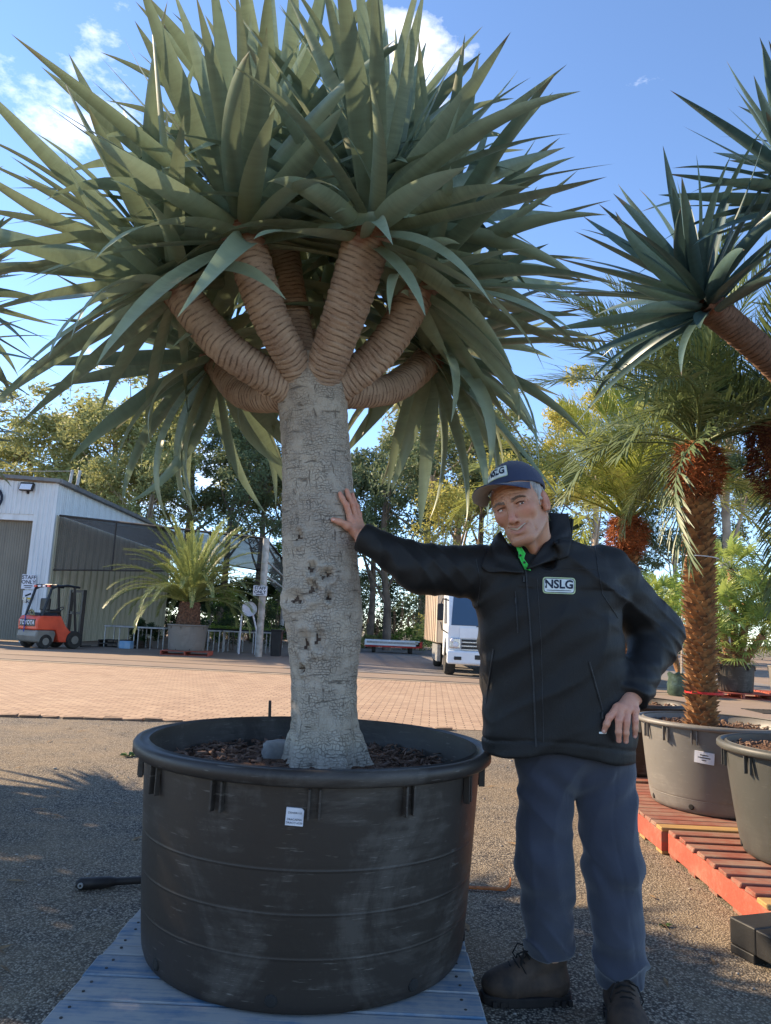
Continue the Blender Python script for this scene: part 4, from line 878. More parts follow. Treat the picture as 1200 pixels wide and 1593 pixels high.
# ---- jacket details
def strip_on_jacket(name, pts, w_, mat, d=.003, seg=20):
    """a thin zip or seam tube laid on the cloth along pixel points"""
    P = []
    for (a, b) in zip(pts, pts[1:]):
        for i in range(seg):
            t = i/seg; qx, qy = a[0]+(b[0]-a[0])*t, a[1]+(b[1]-a[1])*t
            if JBVH.ray_cast(CAM, ray(qx, qy).normalized())[0] is not None: P.append(on_jacket(qx, qy, d)-MO)
    P.append(on_jacket(*pts[-1], d)-MO); m = MB().tube(P, w_, 6); return m.build(name, mat, jk, True)
strip_on_jacket('front_zip', [(818, 886), (824, 960), (830, 1060), (834, 1162)], .0038, M_ZIP, .002)
strip_on_jacket('placket_seam', [(836, 900), (842, 1000), (846, 1155)], .0016, M_ZIP, .0005); 
strip_on_jacket('chest_zip', [(802, 920), (806, 985)], .003, M_ZIP, .002); strip_on_jacket('pocket_zip', [(768, 1010), (757, 1088)], .0032, M_ZIP, .002); strip_on_jacket('pocket_zip', [(917, 1030), (938, 1105)], .0032, M_ZIP, .002)
strip_on_jacket('sleeve_seam', [(741, 870), (748, 905), (743, 945)], .0018, M_ZIP, .0008); strip_on_jacket('sleeve_seam', [(925, 835), (930, 880), (938, 925), (962, 962)], .0018, M_ZIP, .0008); strip_on_jacket('yoke_seam', [(835, 893), (880, 884), (928, 886)], .0014, M_ZIP, .0004)
for px, py in ((815, 896), (802, 930), (757, 1086), (937, 1108)):
    q = on_jacket(px, py, .005)-MO; MB().tube([q, q+Vector((.001, -.002, -.022))], [.0032, .0045], 8).build('zip_pull', M_STEEL if False else M_ZIP, jk, True, bevel=.0008)
PCX, PCY = 870, 911; pc = on_jacket(PCX, PCY)
def jack_wrap(x, y, d): q = on_jacket(PCX+(x)*455, PCY-(y)*455+x*16, d); return q
def jobj(name, me, mat, parent, d):
    for v in me.vertices: v.co = jack_wrap(v.co.x, v.co.y, d)-MO
    return link(name, me, mat, parent)
pb = jobj('patch', rrect(.112, .056, .011, 20, 10), M_PATCHB, jk, .0035); jobj('patch_outline', rrect(.105, .049, .009, 20, 10), M_NAVY, pb, .0043); jobj('patch_field', rrect(.101, .045, .008, 20, 10), M_PATCH, pb, .0051)
me = text_mesh('NSLG', .040, 0, .0013)
for v in me.vertices: v.co.y += .0035
jobj('lettering', me, M_NAVY, pb, .0062); me = rrect(.085, .0022, .001, 12, 1)
for v in me.vertices: v.co.y -= .0165
jobj('underline', me, M_NAVY, pb, .0062)
me = rrect(.026, .007, .002, 6, 2)
for v in me.vertices: v.co = on_jacket(938+v.co.x*455, 1140-v.co.y*455, .003)-MO
link('brand_tag', me, M_PATCH, jk)
# collar: two open wings laid on the chest and a stand round the back of the neck
def clear(px, py, Y, gap=.012):
    v = ray(px, py).normalized(); loc = JBVH.ray_cast(CAM, v)[0]
    if loc is not None: Y = min(Y, loc.y-gap)
    return gy(px, py, Y)
def crom(P, t):
    n = len(P)-1; i = min(n-1, int(t*n)); u = t*n-i; p0, p1, p2, p3 = (A3(P[max(0, min(n, i+k))]) for k in (-1, 0, 1, 2))
    return .5*(2*p1+(p2-p0)*u+(2*p0-5*p1+4*p2-p3)*u*u+(3*p1-p0-3*p2+p3)*u**3)
def wing(inner, outer, bulge):
    m = MB(); nu, nv = 22, 14
    for i in range(nu+1):
        a_, b_ = crom(inner, i/nu), crom(outer, i/nu)
        for k in range(nv+1):
            t = k/nv; q = a_*(1-t)+b_*t; m.v.append(tuple(clear(q[0], q[1], q[2]-bulge*math.sin(PI*min(1, t*1.1))**.7+.003*math.sin(i*.7+k*.5), .010*(1 if 0 < k < nv else 1))-MO))
    m.f = [(i*(nv+1)+k, (i+1)*(nv+1)+k, (i+1)*(nv+1)+k+1, i*(nv+1)+k+1) for i in range(nu) for k in range(nv)]; m.mi = [0]*len(m.f)
    o = m.build('collar_wing', M_JACKET, jk, True, angle=80); o.modifiers.new('s', 'SOLIDIFY').thickness = .007; return o
wing([(853, 797, 2.66), (858, 822, 2.60), (843, 850, 2.55), (819, 884, 2.515)], [(884, 799, 2.70), (888, 822, 2.63), (889, 845, 2.59), (884, 866, 2.57)], .014)
wing([(779, 826, 2.62), (789, 843, 2.57), (802, 864, 2.54), (816, 890, 2.515)], [(770, 834, 2.64), (758, 858, 2.61), (750, 880, 2.58), (758, 890, 2.55)], .014)
def stand(a, w_): return Vector((.585+(.094+.012*w_)*math.sin(a), 2.662-(.088+.012*w_)*math.cos(a), 1.495+.03*(1-math.cos(a))/2+w_*(.115+.02*math.sin(a))))
m = MB(); A_ = np.linspace(R(105), R(300), 60); nw = 10
for a in A_:
    for k in range(nw+1): m.v.append(tuple(stand(a, k/nw)-MO))
m.f = [(i*(nw+1)+k, (i+1)*(nw+1)+k, (i+1)*(nw+1)+k+1, i*(nw+1)+k+1) for i in range(len(A_)-1) for k in range(nw)]; m.mi = [0]*len(m.f); o = m.build('collar_stand', M_JACKET, jk, True, angle=80); o.modifiers.new('s', 'SOLIDIFY').thickness = .008
# green shirt edge at the throat
m = MB(); V_ = []
gp = [(797, 852), (801, 861), (806, 869), (810, 878), (814, 888)]
for i, (px, py) in enumerate(gp):
    wv = 8+2.5*math.sin(i*2.2); 
    for k in range(4): q = gy(px+wv*k/3+(3 if i > 1 else 6), py-2+k*.6, 2.530-.004*math.sin(k*2+i)); V_.append(q-MO)
m.add(V_, [(i*4+k, i*4+k+1, i*4+k+5, i*4+k+4) for i in range(4) for k in range(3)]); sh = m.build('shirt_placket', M_GREEN, man, True); sh.modifiers.new('s', 'SOLIDIFY').thickness = .004
for px, py in ((809, 864), (815, 875)): MB().lathe([(.0001, .002), (.0035, .002), (.0045, 0)], 12, (0, 0, 0), 'Y').build('button', M_ZIP, sh, True, M=Matrix.Translation(gy(px+1, py, 2.522)-MO))
# ---- boots
def boot(loc, ang, h, name='boot', label=None):
    b = thing(name, None, None, Vector(loc)-MO, ang); b.parent = man
    def f(p):
        x, y, z = p[..., 0], p[..., 1], p[..., 2]; q = p.copy()
        d = ell(p, (.222, 0, .054), (.072, .054, .046)); d = smin(d, cap(p, (.04, 0, .058), (.19, 0, .052), .050, .050), .03); d = smin(d, cap(p, (.05, 0, .06), (.048, 0, h), .047, .052), .03)
        d = smin(d, cap(p, (.09, 0, h*.75), (.20, 0, .062), .036, .034), .04); d = smax(d, .022-z, .006); d = smax(d, z-h, .012)
        d = d+.0022*np.sin(95*z+40*x+2*np.sin(30*y))*np.exp(-((x-.10)/.05)**2)*np.exp(-((z-.09)/.05)**2)
        d = d-.0028*(np.abs(x-.218) < .09)*np.exp(-((x-.185)/.005)**2)*(z < .1); d = d-.0022*np.exp(-((z-.062-.25*(.05-x))/.005)**2)*(x < .09)
        return d
    V, Fc = surfnet(f, (-.05, -.09, .0), (.33, .09, h+.05), .0045); link('upper', np_mesh('upper', V, Fc, True), M_LEATHER, b)
    poly = []
    for i in range(40):
        a = 2*PI*i/40; x = .139+.156*math.cos(a); wd = (.052+.007*math.sin((x-.02)*9))*abs(math.sin(a))**.62*(1 if math.sin(a) > 0 else -1); poly.append((x, wd))
    m = MB().prism(poly, 0, .030, 'XY'); so = m.build('sole', M_SOLE, b, True, bevel=.004)
    for i in range(11):
        for s in (-1, 1): MB().box((.0+i*.026, s*(.046+.004*math.sin(i)), .009), (.014, .012, .018)).build('lug', M_SOLE, so)
    Pt = []
    for i in range(6):
        t = i/5; x = .205-.085*t; z = .098+(h-.115)*t*.95; s = 1 if i % 2 else -1
        MB().tube([(x, -.030, z-.012), (x+.010, -.014, z+.004), (x+.012, .014, z+.004), (x, .030, z-.012)], .0028, 6).build('lace', M_LACE, b, True)
    for s in (-1, 1):
        MB().tube([(.118, s*.012, h-.025), (.160, s*.035, h-.020), (.172, s*.05, h-.055), (.150, s*.042, h-.09), (.125, s*.014, h-.035)], .0026, 6).build('lace', M_LACE, b, True)
        MB().tube([(.118, s*.010, h-.025), (.165, s*.022, h-.05), (.172, s*.03, h-.10), (.180, s*.028, h-.125)], .0026, 6).build('lace', M_LACE, b, True)
    return b
heelR = gz(897, 1556); toeR = gz(786, 1553); aR_ = math.atan2(toeR.y-heelR.y, toeR.x-heelR.x)
boot((anR.x+.055, anR.y+.025, 0), PI+R(7), .185)
boot((anL.x+.008, anL.y+.045, 0), R(-100), .165)
# ================================================================== right side: red pallets, grey pots, palms, stiff-leaved dragon tree
pallet('red_pallet', 'red close-boarded pallet with bare end board under the sunlit grey pot', 'pallet', (2.285, 5.14, 0), R(-1), 1.19, 1.30, 13, .094, M_REDDECK, M_REDWOOD, M_RAWWOOD, .15, 'red pallets in the palm row', bare=(0,), nails=False)
pallet('red_pallet', 'red pallet with gaps between its deck boards and bright red side beam', 'pallet', (2.285, 3.86, 0), R(-1.5), 1.19, 1.20, 9, .095, M_REDDECK, M_REDWOOD, M_REDDECK, .15, 'red pallets in the palm row', bare=(0,), nails=False)
pallet('red_pallet', 'red pallet behind the person, under the shaded black pot', 'pallet', (2.24, 6.46, 0), R(1), 1.16, 1.16, 9, .10, M_REDDECK, M_REDWOOD, M_RAWWOOD, .15, 'red pallets in the palm row', nails=False)
pallet('red_pallet', 'red pallet under the furthest right pot of the palm row', 'pallet', (3.56, 5.3, 0), 0, 1.16, 1.16, 9, .10, M_REDDECK, M_REDWOOD, M_RAWWOOD, .15, 'red pallets in the palm row', nails=False)
PB1, PB2, PB3, PB4 = Vector((2.31, 5.17, .15)), Vector((2.34, 3.98, .15)), Vector((2.16, 6.46, .15)), Vector((3.5, 5.3, .15))
GP = 'round pots in the palm row'
p1 = big_pot('plant_pot', 'sunlit grey weathered pot with small white label, holding the slim scaly palm', PB1, R(20), .425, .485, .555, .52, M_POT_W, .48, GP, 16, 3, (.12,), .035)
p2 = big_pot('plant_pot', 'smooth dark grey pot on the gap-boarded red pallet, cut by the frame', PB2, R(5), .405, .475, .56, .515, pot_plastic('dark_grey_pot_plastic', srgb(70, 70, 66), srgb(110, 108, 100), .5), .50, GP, 12, 4, (), .045)
p3 = big_pot('plant_pot', 'black pot standing in shade behind the person', PB3, 0, .42, .47, .56, .505, M_POT, .49, GP, 12, 5, (.3, .6), .04)
p4 = big_pot('plant_pot', 'black pot beside the sunlit grey pot, holding the leaning dark palm', PB4, 0, .42, .47, .56, .505, M_POT, .49, GP, 12, 6, (.3, .6), .04)
wall_label(p1, PB1, .478, 1096, 1179, .115, .070, (('~', .22, .9), ('~', .0, 1.3), ('~', -.22, .5)), .0110, tilt=R(-4))

def frond_mesh(L, pairs, ll, arc, vee, seed, wid=.020, stem=.010, droop=.25, bare=.12, name='frond'):
    rg = np.random.RandomState(seed); V = []; Fs = []; n = 14; P = []; T = []; pos = Vector((0, 0, 0)); ang = 0
    for i in range(n+1):
        P.append(pos.copy()); d = Vector((0, math.cos(ang), -math.sin(ang))); T.append(d); pos = pos+d*(L/n); ang += arc/n*(.4+1.2*i/n)
    m = MB().tube(P, [stem*(1-.85*i/n) for i in range(n+1)], 5); V = [tuple(p) for p in m.v]; Fq = [f for f in m.f if len(f) == 4]
    for i in range(pairs):
        t = bare+(1-bare)*(i+.5)/pairs; k = min(n-1, int(t*n)); u = t*n-k; c = P[k].lerp(P[k+1], u); d = T[k]; nz_ = Vector((1, 0, 0)).cross(d).normalized()
        Lf = ll*math.sin(PI*(.13+.80*t))**.6*rg.uniform(.85, 1.1); w_ = wid*(.8+.4*rg.rand())
        for s in (-1, 1):
            sw = R(52-28*t+rg.uniform(-8, 8)); dr = (Vector((s, 0, 0))*math.sin(sw)+d*math.cos(sw)); v_ = vee+rg.uniform(-.25, .25); dr = (dr*math.cos(v_)+nz_*math.sin(v_)).normalized()
            q = dr.cross(nz_).normalized()*w_/2; m1 = c+dr*Lf*.5; d2 = (dr+Vector((0, 0, -droop-rg.uniform(0, .25)))).normalized(); e = m1+d2*Lf*.5; b = len(V)
            V += [tuple(c-q*.5), tuple(c+q*.5), tuple(m1-q), tuple(m1+q), tuple(e-q*.08), tuple(e+q*.08)]; Fq += [(b, b+1, b+3, b+2), (b+2, b+3, b+5, b+4)]
    return np_mesh(name, V, Fq)
M_PHX = leaf_mat('date_palm_leaflet_sun_toned', srgb(172, 172, 84), srgb(140, 150, 74), srgb(190, 160, 80), .34, .45, False)  # leaf colour raised to stand in for sun on this crown
M_PHX_D = leaf_mat('date_palm_leaflet_dark', srgb(112, 124, 78), srgb(90, 108, 70), srgb(120, 100, 60), .2, .45, False)
M_FIBRE = pmat('palm_fibre', srgb(176, 104, 58), srgb(120, 64, 36), 30, .95, 0); M_FIBRE_D = pmat('palm_fibre_dark', srgb(116, 66, 46), srgb(72, 42, 32), 30, .95, 0)
M_SCALE = pmat('palm_leaf_base', srgb(176, 134, 88), srgb(112, 78, 54), 14, .95, .3, 60, .004)
PHX = [frond_mesh(1.35+.12*k, 66, .31, a, v, k, wid=.0125) for k, (a, v) in enumerate(((.7, .35), (1.1, .25), (1.5, .2), (1.9, .15)))]
PHX_D = [m.copy() for m in PHX]
for m in PHX: m.materials.append(M_PHX)
for m in PHX_D: m.materials.append(M_PHX_D)
def strands(name, c, ax, rr, h, n, mat, parent, seed, ln=.07):
    rg = np.random.RandomState(seed); V = []; Fs = []; ax = Vector(ax).normalized(); e1 = ax.orthogonal().normalized(); e2 = ax.cross(e1)
    for i in range(n):
        t = rg.rand(); a = rg.rand()*6.283; r_ = rr*(.72+.5*math.sin(PI*min(1, t*1.02))**.8)*(1+.18*math.sin(a*3+t*7)); o = e1*math.cos(a)+e2*math.sin(a); p = Vector(c)+ax*(t-.5)*h+o*r_*rg.uniform(.82, 1.0)
        d = (o*rg.uniform(.2, .9)+ax*rg.normal(.1, .6)+ax.cross(o)*rg.normal(0, .7)).normalized()*ln*rg.uniform(.4, 1.3); s = d.cross(o).normalized()*.004; b = len(V); m1 = p+d*.55; e = p+d+Vector((0, 0, -.35*ln*rg.rand()))
        V += [tuple(p-s), tuple(p+s), tuple(m1+s*.7), tuple(m1-s*.7), tuple(e+s*.2), tuple(e-s*.2)]; Fs += [(b, b+1, b+2, b+3), (b+3, b+2, b+4, b+5)]
    return tag(link(name, np_mesh(name, V, Fs), mat, parent), kind='stuff')
def date_palm(label, base, top, r_, fr0, fr1, nfr, fibre_mat, meshes, seed, group=None, core=True, maxel=85, minel=-25, Ls=(.85, 1.1)):
    """slim palm: scaly trunk from base to top, fibre sleeve fr0..fr1 (distance back from the top), fronds from the top"""
    t = thing('date_palm', label, 'palm', base, 0, group); B = Vector(base); top = Vector(top)-B; ax = top.normalized(); Ln = top.length; e1 = ax.orthogonal().normalized(); e2 = ax.cross(e1); rg = random.Random(seed)
    V, Fc, uv = sweep_np([Vector((0, 0, -.06)), top*.5+Vector((.0, 0, 0)), top], lambda u: r_*.78, 20, 20); link('trunk', np_mesh('trunk', V, Fc, True), M_SCALE, t)
    V = []; Fs = []; s = 0.0; k = 0
    while s < Ln-fr1*.8:                                     # old leaf bases, a spiral of wedges standing out from the trunk
        a = k*2.39996; o = e1*math.cos(a)+e2*math.sin(a); sd = ax.cross(o); w_ = r_*.34*rg.uniform(.8, 1.15); c = ax*s+o*r_*.70; tip = ax*(s+.022+rg.uniform(0, .012))+o*r_*rg.uniform(1.08, 1.36); b = len(V)
        V += [tuple(c-sd*w_-ax*.016), tuple(c+sd*w_-ax*.016), tuple(c+sd*w_*.6+ax*.014), tuple(c-sd*w_*.6+ax*.014), tuple(tip-sd*w_*.42), tuple(tip+sd*w_*.42)]
        Fs += [(b, b+1, b+5, b+4), (b+3, b+4, b+5, b+2)]; Fs += [(b, b+4, b+3, b+3), (b+1, b+2, b+5, b+5)]; s += .0031; k += 1
    me = bpy.data.meshes.new('leaf_bases'); me.from_pydata(V, [], [tuple(dict.fromkeys(f)) for f in Fs]); me.update(); tag(link('leaf_bases', me, M_SCALE, t), kind='stuff')
    strands('fibre', top-ax*(fr0+fr1)/2, ax, r_*1.35, fr1-fr0, 2600, fibre_mat, t, seed)
    for i in range(nfr):
        u = (i+.5)/nfr; el = R(maxel+(minel-maxel)*u**.9+rg.uniform(-8, 8)); az = i*2.39996+rg.uniform(-.3, .3); d = Vector((math.cos(az)*math.cos(el), math.sin(az)*math.cos(el), math.sin(el))); d = (d+ax*.25-Vector((0, 0, .25))).normalized()
        kk = min(3, max(0, int(u*3.2+rg.uniform(-.6, .6)))); sc_ = rg.uniform(*Ls); M = Matrix.Translation(top-ax*.03+d*.03) @ (frame_from(d, Vector((0, 0, 1))+ax.orthogonal()*.01).to_4x4()) @ Matrix.Rotation(rg.gauss(0, .3), 4, 'Y') @ Matrix.Scale(sc_, 4)
        link('frond', meshes[kk], None, t, M)
    return t
GD = 'potted date palms'
d1 = date_palm('slim date palm with orange fibre sleeve and scaly trunk in the sunlit grey pot', (2.19, 5.12, .64), gy(1085, 688, 5.12), .098, .03, .40, 34, M_FIBRE, PHX_D, 21, GD, maxel=88, minel=8)
d2 = date_palm('yellow-green date palm rising behind the shoulder of the person', (2.14, 6.46, .64), gy(975, 805, 6.46), .095, .0, .34, 34, M_FIBRE, PHX, 22, GD, maxel=89, minel=22, Ls=(.85, 1.05))
d3 = date_palm('leaning date palm with dark brown fibre sleeve, cut by the frame', (3.45, 5.3, .64), gy(1195, 655, 5.0), .12, .0, .55, 26, M_FIBRE_D, PHX_D, 23, GD, maxel=80, minel=-10)
MB().lathe([(.118, -.008), (.124, -.008), (.124, .008), (.118, .008), (.118, -.008)], 28).build('red_tape', pmat('red_tape', srgb(214, 40, 36), srgb(180, 30, 30), 20, .5, 0), d1, True, M=Matrix.Translation(gy(1096, 1077, 5.12)-Vector((2.19, 5.12, .64))))
MB().lathe([(.116, -.003), (.120, -.003), (.120, .003), (.116, .003), (.116, -.003)], 28).build('white_string', M_LABEL, d1, True, M=Matrix.Translation(gy(1090, 868, 5.12)-Vector((2.19, 5.12, .64))) @ Euler((0, .08, 0)).to_matrix().to_4x4())
# black plastic pallet in the corner
bp = thing('plastic_pallet', 'black plastic pallet with open deck lying on the seal near the red pallets', 'pallet', (1.46, 3.19, 0), R(19)); M_PLAST = pmat('black_pallet_plastic', srgb(44, 43, 42), srgb(34, 33, 33), 8, .55, .2, 60)
for a, b in (((0, -.13, .035), (1.1, 0, .135)), ((0, -1.1, .035), (1.1, -.97, .135))): MB().span(a, b).build('rail', M_PLAST, bp, bevel=.006)
for x in (0.0, .5, 1.0): MB().span((x, -.969, .034), (x+.10, -.131, .133)).build('stringer', M_PLAST, bp, bevel=.006)
for y in np.linspace(-.28, -.84, 4): MB().span((.101, y-.05, .095), (.999, y+.05, .131)).build('deck_slat', M_PLAST, bp, bevel=.004)
for x in (0, .5, .98):
    for y in (-.12, -.6, -1.1): MB().span((x+.001, y, 0), (x+.119, y+.12, .034)).build('foot', M_PLAST, bp, bevel=.004)
# stiff dragon tree in the dark grey pot
DLD = leaf_meshes(M_DLEAF_D, 'leaf')
def dragon(label, base, tops, t_top, heads, mat_l, meshes, seed, L=(.55, .78), thmax=92, droop=.25, n=60, r_=.12, branch_mat=M_BRANCH_D, limit=300, group='dragon trees beside the big one'):
    t = thing('dragon_tree', label, 'tree', base, 0, group); B = Vector(base); tt = Vector(t_top)-B; rg = random.Random(seed); it = []
    V, Fc, uv = sweep_np([Vector((0, 0, -.05)), tt*.5+Vector((.02, .02, 0)), tt], lambda u: r_*(1.15-.15*u), 48, 60, lambda u, th, s: .004*np.sin(3*th+s*5)); link('trunk', np_mesh('trunk', V, Fc, True, uv), M_TRUNK, t)
    for k, (h, bow) in enumerate(heads):
        h = Vector(h)-B; st = tt+(h-tt).normalized()*.03; link('branch', ring_branch(st, h, Vector(bow), .070, .078, seed+k, .026, .08), branch_mat, t)
        it += rosette(h, (h-tt).normalized()*.8+Vector((0, 0, .45)), n, L[0], L[1], thmax, rg, droop, .5)
    place_leaves(t, it, meshes, mat_l, 'leaf', limit); return t
dragon('stiff dark-leaved dragon tree whose brown ringed branch enters from the frame edge', (2.42, 3.98, .68), None, (2.62, 4.02, 2.30), [(gy(1092, 468, 3.55), (-.05, 0, .10)), (gy(1262, 300, 3.35), (0, 0, 0)), (gy(1320, 250, 4.3), (0, 0, 0)), ((3.15, 3.7, 3.15), (0, 0, 0)), ((3.1, 4.6, 3.2), (0, 0, 0))], M_DLEAF_D, DLD, 41, (.62, .86), 88, .15, 58)
# steel lever on the ground and the strap end by the pot
M_IRON = pmat('dark_iron', srgb(58, 52, 48), srgb(42, 38, 36), 20, .55, .2, 60, metal=.3)
a, b = gz(118, 1374, .03), gz(300, 1362, .03)
lv = thing('lever_bar', 'dark iron lever bar with ringed grip end lying behind the big pot', 'bar', (a.x, a.y, 0)); dv = (b-a).normalized(); L_ = (b-a).length
m = MB().tube([dv*.0+Vector((0, 0, .026)), dv*.02+Vector((0, 0, .026)), dv*.14+Vector((0, 0, .026)), dv*.17+Vector((0, 0, .026))], [.012, .026, .024, .018], 14); m.build('grip', M_IRON, lv, True)
MB().tube([dv*.16+Vector((0, 0, .026)), dv*(L_+.25)+Vector((0, 0, .022))], .0165, 12).build('shaft', M_IRON, lv, True)
MB().lathe([(.006, -.006), (.012, -.006), (.012, .006), (.006, .006), (.006, -.006)], 14, (0, 0, 0), 'Y').build('eye_ring', M_STEEL, lv, True, M=Matrix.Translation(dv*.030+Vector((0, -.024, .026))))
q = gz(770, 1388); st = MB(); pts = [q+Vector((-.16, .02, .006)), q+Vector((-.05, .0, .012)), q+Vector((.05, .0, .010)), q+Vector((.075, .01, .03)), q+Vector((.08, .02, .055))]
V_ = []
for p in pts: V_ += [p+Vector((0, -.012, 0)), p+Vector((0, .012, .006))]
st.add(V_, [(2*i, 2*i+2, 2*i+3, 2*i+1) for i in range(4)]); so = st.build('strap', pmat('orange_strap', srgb(196, 112, 48), srgb(140, 76, 36), 30, .8, 0), None, True); so.modifiers.new('s', 'SOLIDIFY').thickness = .003; tag(so, 'short orange strap end lying on the seal beside the big pot', 'strap')
# black stake behind the pot
k_ = gz(424, 1160); k2 = Vector((k_.x, 4.3, 0)); h_ = gy(421, 1090, 4.3)
so = MB().tube([Vector((0, 0, 0)), Vector((.0, 0, h_.z*.6)), Vector((-.012, 0, h_.z))], [.011, .011, .008], 8).build('stake', M_IRON, None, True); so.location = (h_.x+.01, 4.3, 0); tag(so, 'thin black stake standing upright behind the rim of the big pot', 'stake')
# pebbles, dead leaves and a weed on the seal
M_PEB = pmat('pale_pebble', srgb(176, 168, 156), srgb(134, 126, 116), 30, .9, .3, 60); M_DEAD = pmat('dead_leaf', srgb(150, 122, 84), srgb(110, 84, 58), 30, .9, 0); M_WEED = pmat('weed_leaf', srgb(104, 128, 62), srgb(84, 106, 52), 30, .7, 0)
V = []; Fs = []; rgn = np.random.RandomState(3)
def blob(c, r_):
    b = len(V); a0 = rgn.rand()*6.28
    for z_, k in ((0, 1), (.5, .85)):
        for j in range(6): a = a0+j*PI/3; V.append((c[0]+r_*k*math.cos(a)*rgn.uniform(.8, 1.2), c[1]+r_*.7*k*math.sin(a)*rgn.uniform(.8, 1.2), c[2]+r_*z_*rgn.uniform(.9, 1.2)))
    Fs.extend([(b+j, b+(j+1) % 6, b+6+(j+1) % 6, b+6+j) for j in range(6)]); Fs.extend([(b+6, b+7, b+8, b+9), (b+6, b+9, b+10, b+11)])
for i in range(700):
    p = (rgn.uniform(-4.5, 4), rgn.uniform(2.2, 9.0)); blob((p[0], p[1], .002), rgn.uniform(.003, .009) if rgn.rand() < .97 else rgn.uniform(.012, .02))
tag(link('loose_grit', np_mesh('loose_grit', V, Fs), M_PEB), 'loose pale grit scattered over the seal', 'grit', kind='stuff')
V = []; Fs = []
for i in range(160):
    p = Vector((rgn.uniform(-4.5, 4), rgn.uniform(2.4, 9), .006)); a = rgn.rand()*6.28; L_ = rgn.uniform(.02, .06); d = Vector((math.cos(a), math.sin(a), 0))*L_; s = Vector((-d.y, d.x, 0))*.22; b = len(V)
    V += [tuple(p-d), tuple(p+s+Vector((0, 0, .006))), tuple(p+d+Vector((0, 0, .004))), tuple(p-s+Vector((0, 0, .003)))]; Fs.append((b, b+1, b+2, b+3))
tag(link('leaf_litter', np_mesh('leaf_litter', V, Fs), M_DEAD), 'dry leaf scraps scattered over the seal', 'leaf litter', kind='stuff')
def weed(px, py, n, s, seed, label):
    c = gz(px, py); o = thing('weed', label, 'weed', c); rg = random.Random(seed)
    for i in range(n):
        a = rg.random()*6.28; L_ = s*rg.uniform(.6, 1.2); d = Vector((math.cos(a), math.sin(a), 0)); q = Vector((-d.y, d.x, 0))*L_*.22
        MB().add([(0, 0, .004), tuple(d*L_*.5+q+Vector((0, 0, L_*.3))), tuple(d*L_+Vector((0, 0, L_*.22))), tuple(d*L_*.5-q+Vector((0, 0, L_*.3)))], [(0, 1, 2, 3)]).build('leaf', M_WEED, o)
weed(200, 1177, 16, .09, 1, 'small green weed growing in the seal beside the brick edge'); weed(1032, 1440, 6, .035, 2, 'tiny weed sprouting in the seal between person and red pallet')
# ================================================================== trees and shrubs of the background
def foliage_mat(name, c1, c2, trans=.25, rough=.6):
    t = NT(name); v = t.coord('Object'); n1 = t.noise(v, 1.3, 4, .7); col = t.mix(t.ramp(n1, .35, .65), c1, c2)
    t.set(color=col, rough=rough, spec=.3); t.translucent(t.mix(.4, col, tuple(min(1, x*1.8) for x in c1)), trans); return t.m
M_GUM = foliage_mat('gum_foliage', srgb(160, 160, 104), srgb(122, 130, 84), .32); M_GUMD = foliage_mat('gum_foliage_dark', srgb(112, 122, 86), srgb(82, 98, 68), .3); M_YEL = foliage_mat('yellow_green_foliage', srgb(190, 180, 96), srgb(158, 154, 82), .34); M_DKG = foliage_mat('dark_shrub_foliage', srgb(62, 80, 46), srgb(42, 60, 36)); M_BRG = foliage_mat('bright_shrub_foliage', srgb(126, 146, 62), srgb(92, 118, 50))
M_GUMT = pmat('gum_bark_pale', srgb(196, 178, 156), srgb(142, 124, 108), 1.2, .85, .2, 8, .02); M_GUMTD = pmat('gum_bark_grey', srgb(128, 112, 98), srgb(84, 72, 62), 1.5, .9, .3, 8, .02)
def leaf_cloud(centers, radii, per, size, rg, flat=.7, hang=.4):
    V = []; n = len(centers); tot = n*per
    c = np.repeat(np.array(centers), per, 0); r_ = np.repeat(np.array(radii), per)[:, None]
    d = rg.normal(size=(tot, 3)); d /= np.linalg.norm(d, axis=1, keepdims=True); rad = rg.rand(tot, 1)**.45; p = c+d*rad*r_*np.array([1, 1, flat])
    a = rg.normal(size=(tot, 3))*np.array([1, 1, .6])+np.array([0, 0, -hang]); a /= np.linalg.norm(a, axis=1, keepdims=True); b = np.cross(a, rg.normal(size=(tot, 3))); b /= np.maximum(1e-6, np.linalg.norm(b, axis=1, keepdims=True))
    s = size*rg.uniform(.6, 1.3, (tot, 1)); a = a*s; b = b*s*.30
    V = np.stack([p-a, p+b, p+a, p-b], 1).reshape(-1, 3); return V, np.arange(tot*4).reshape(-1, 4)
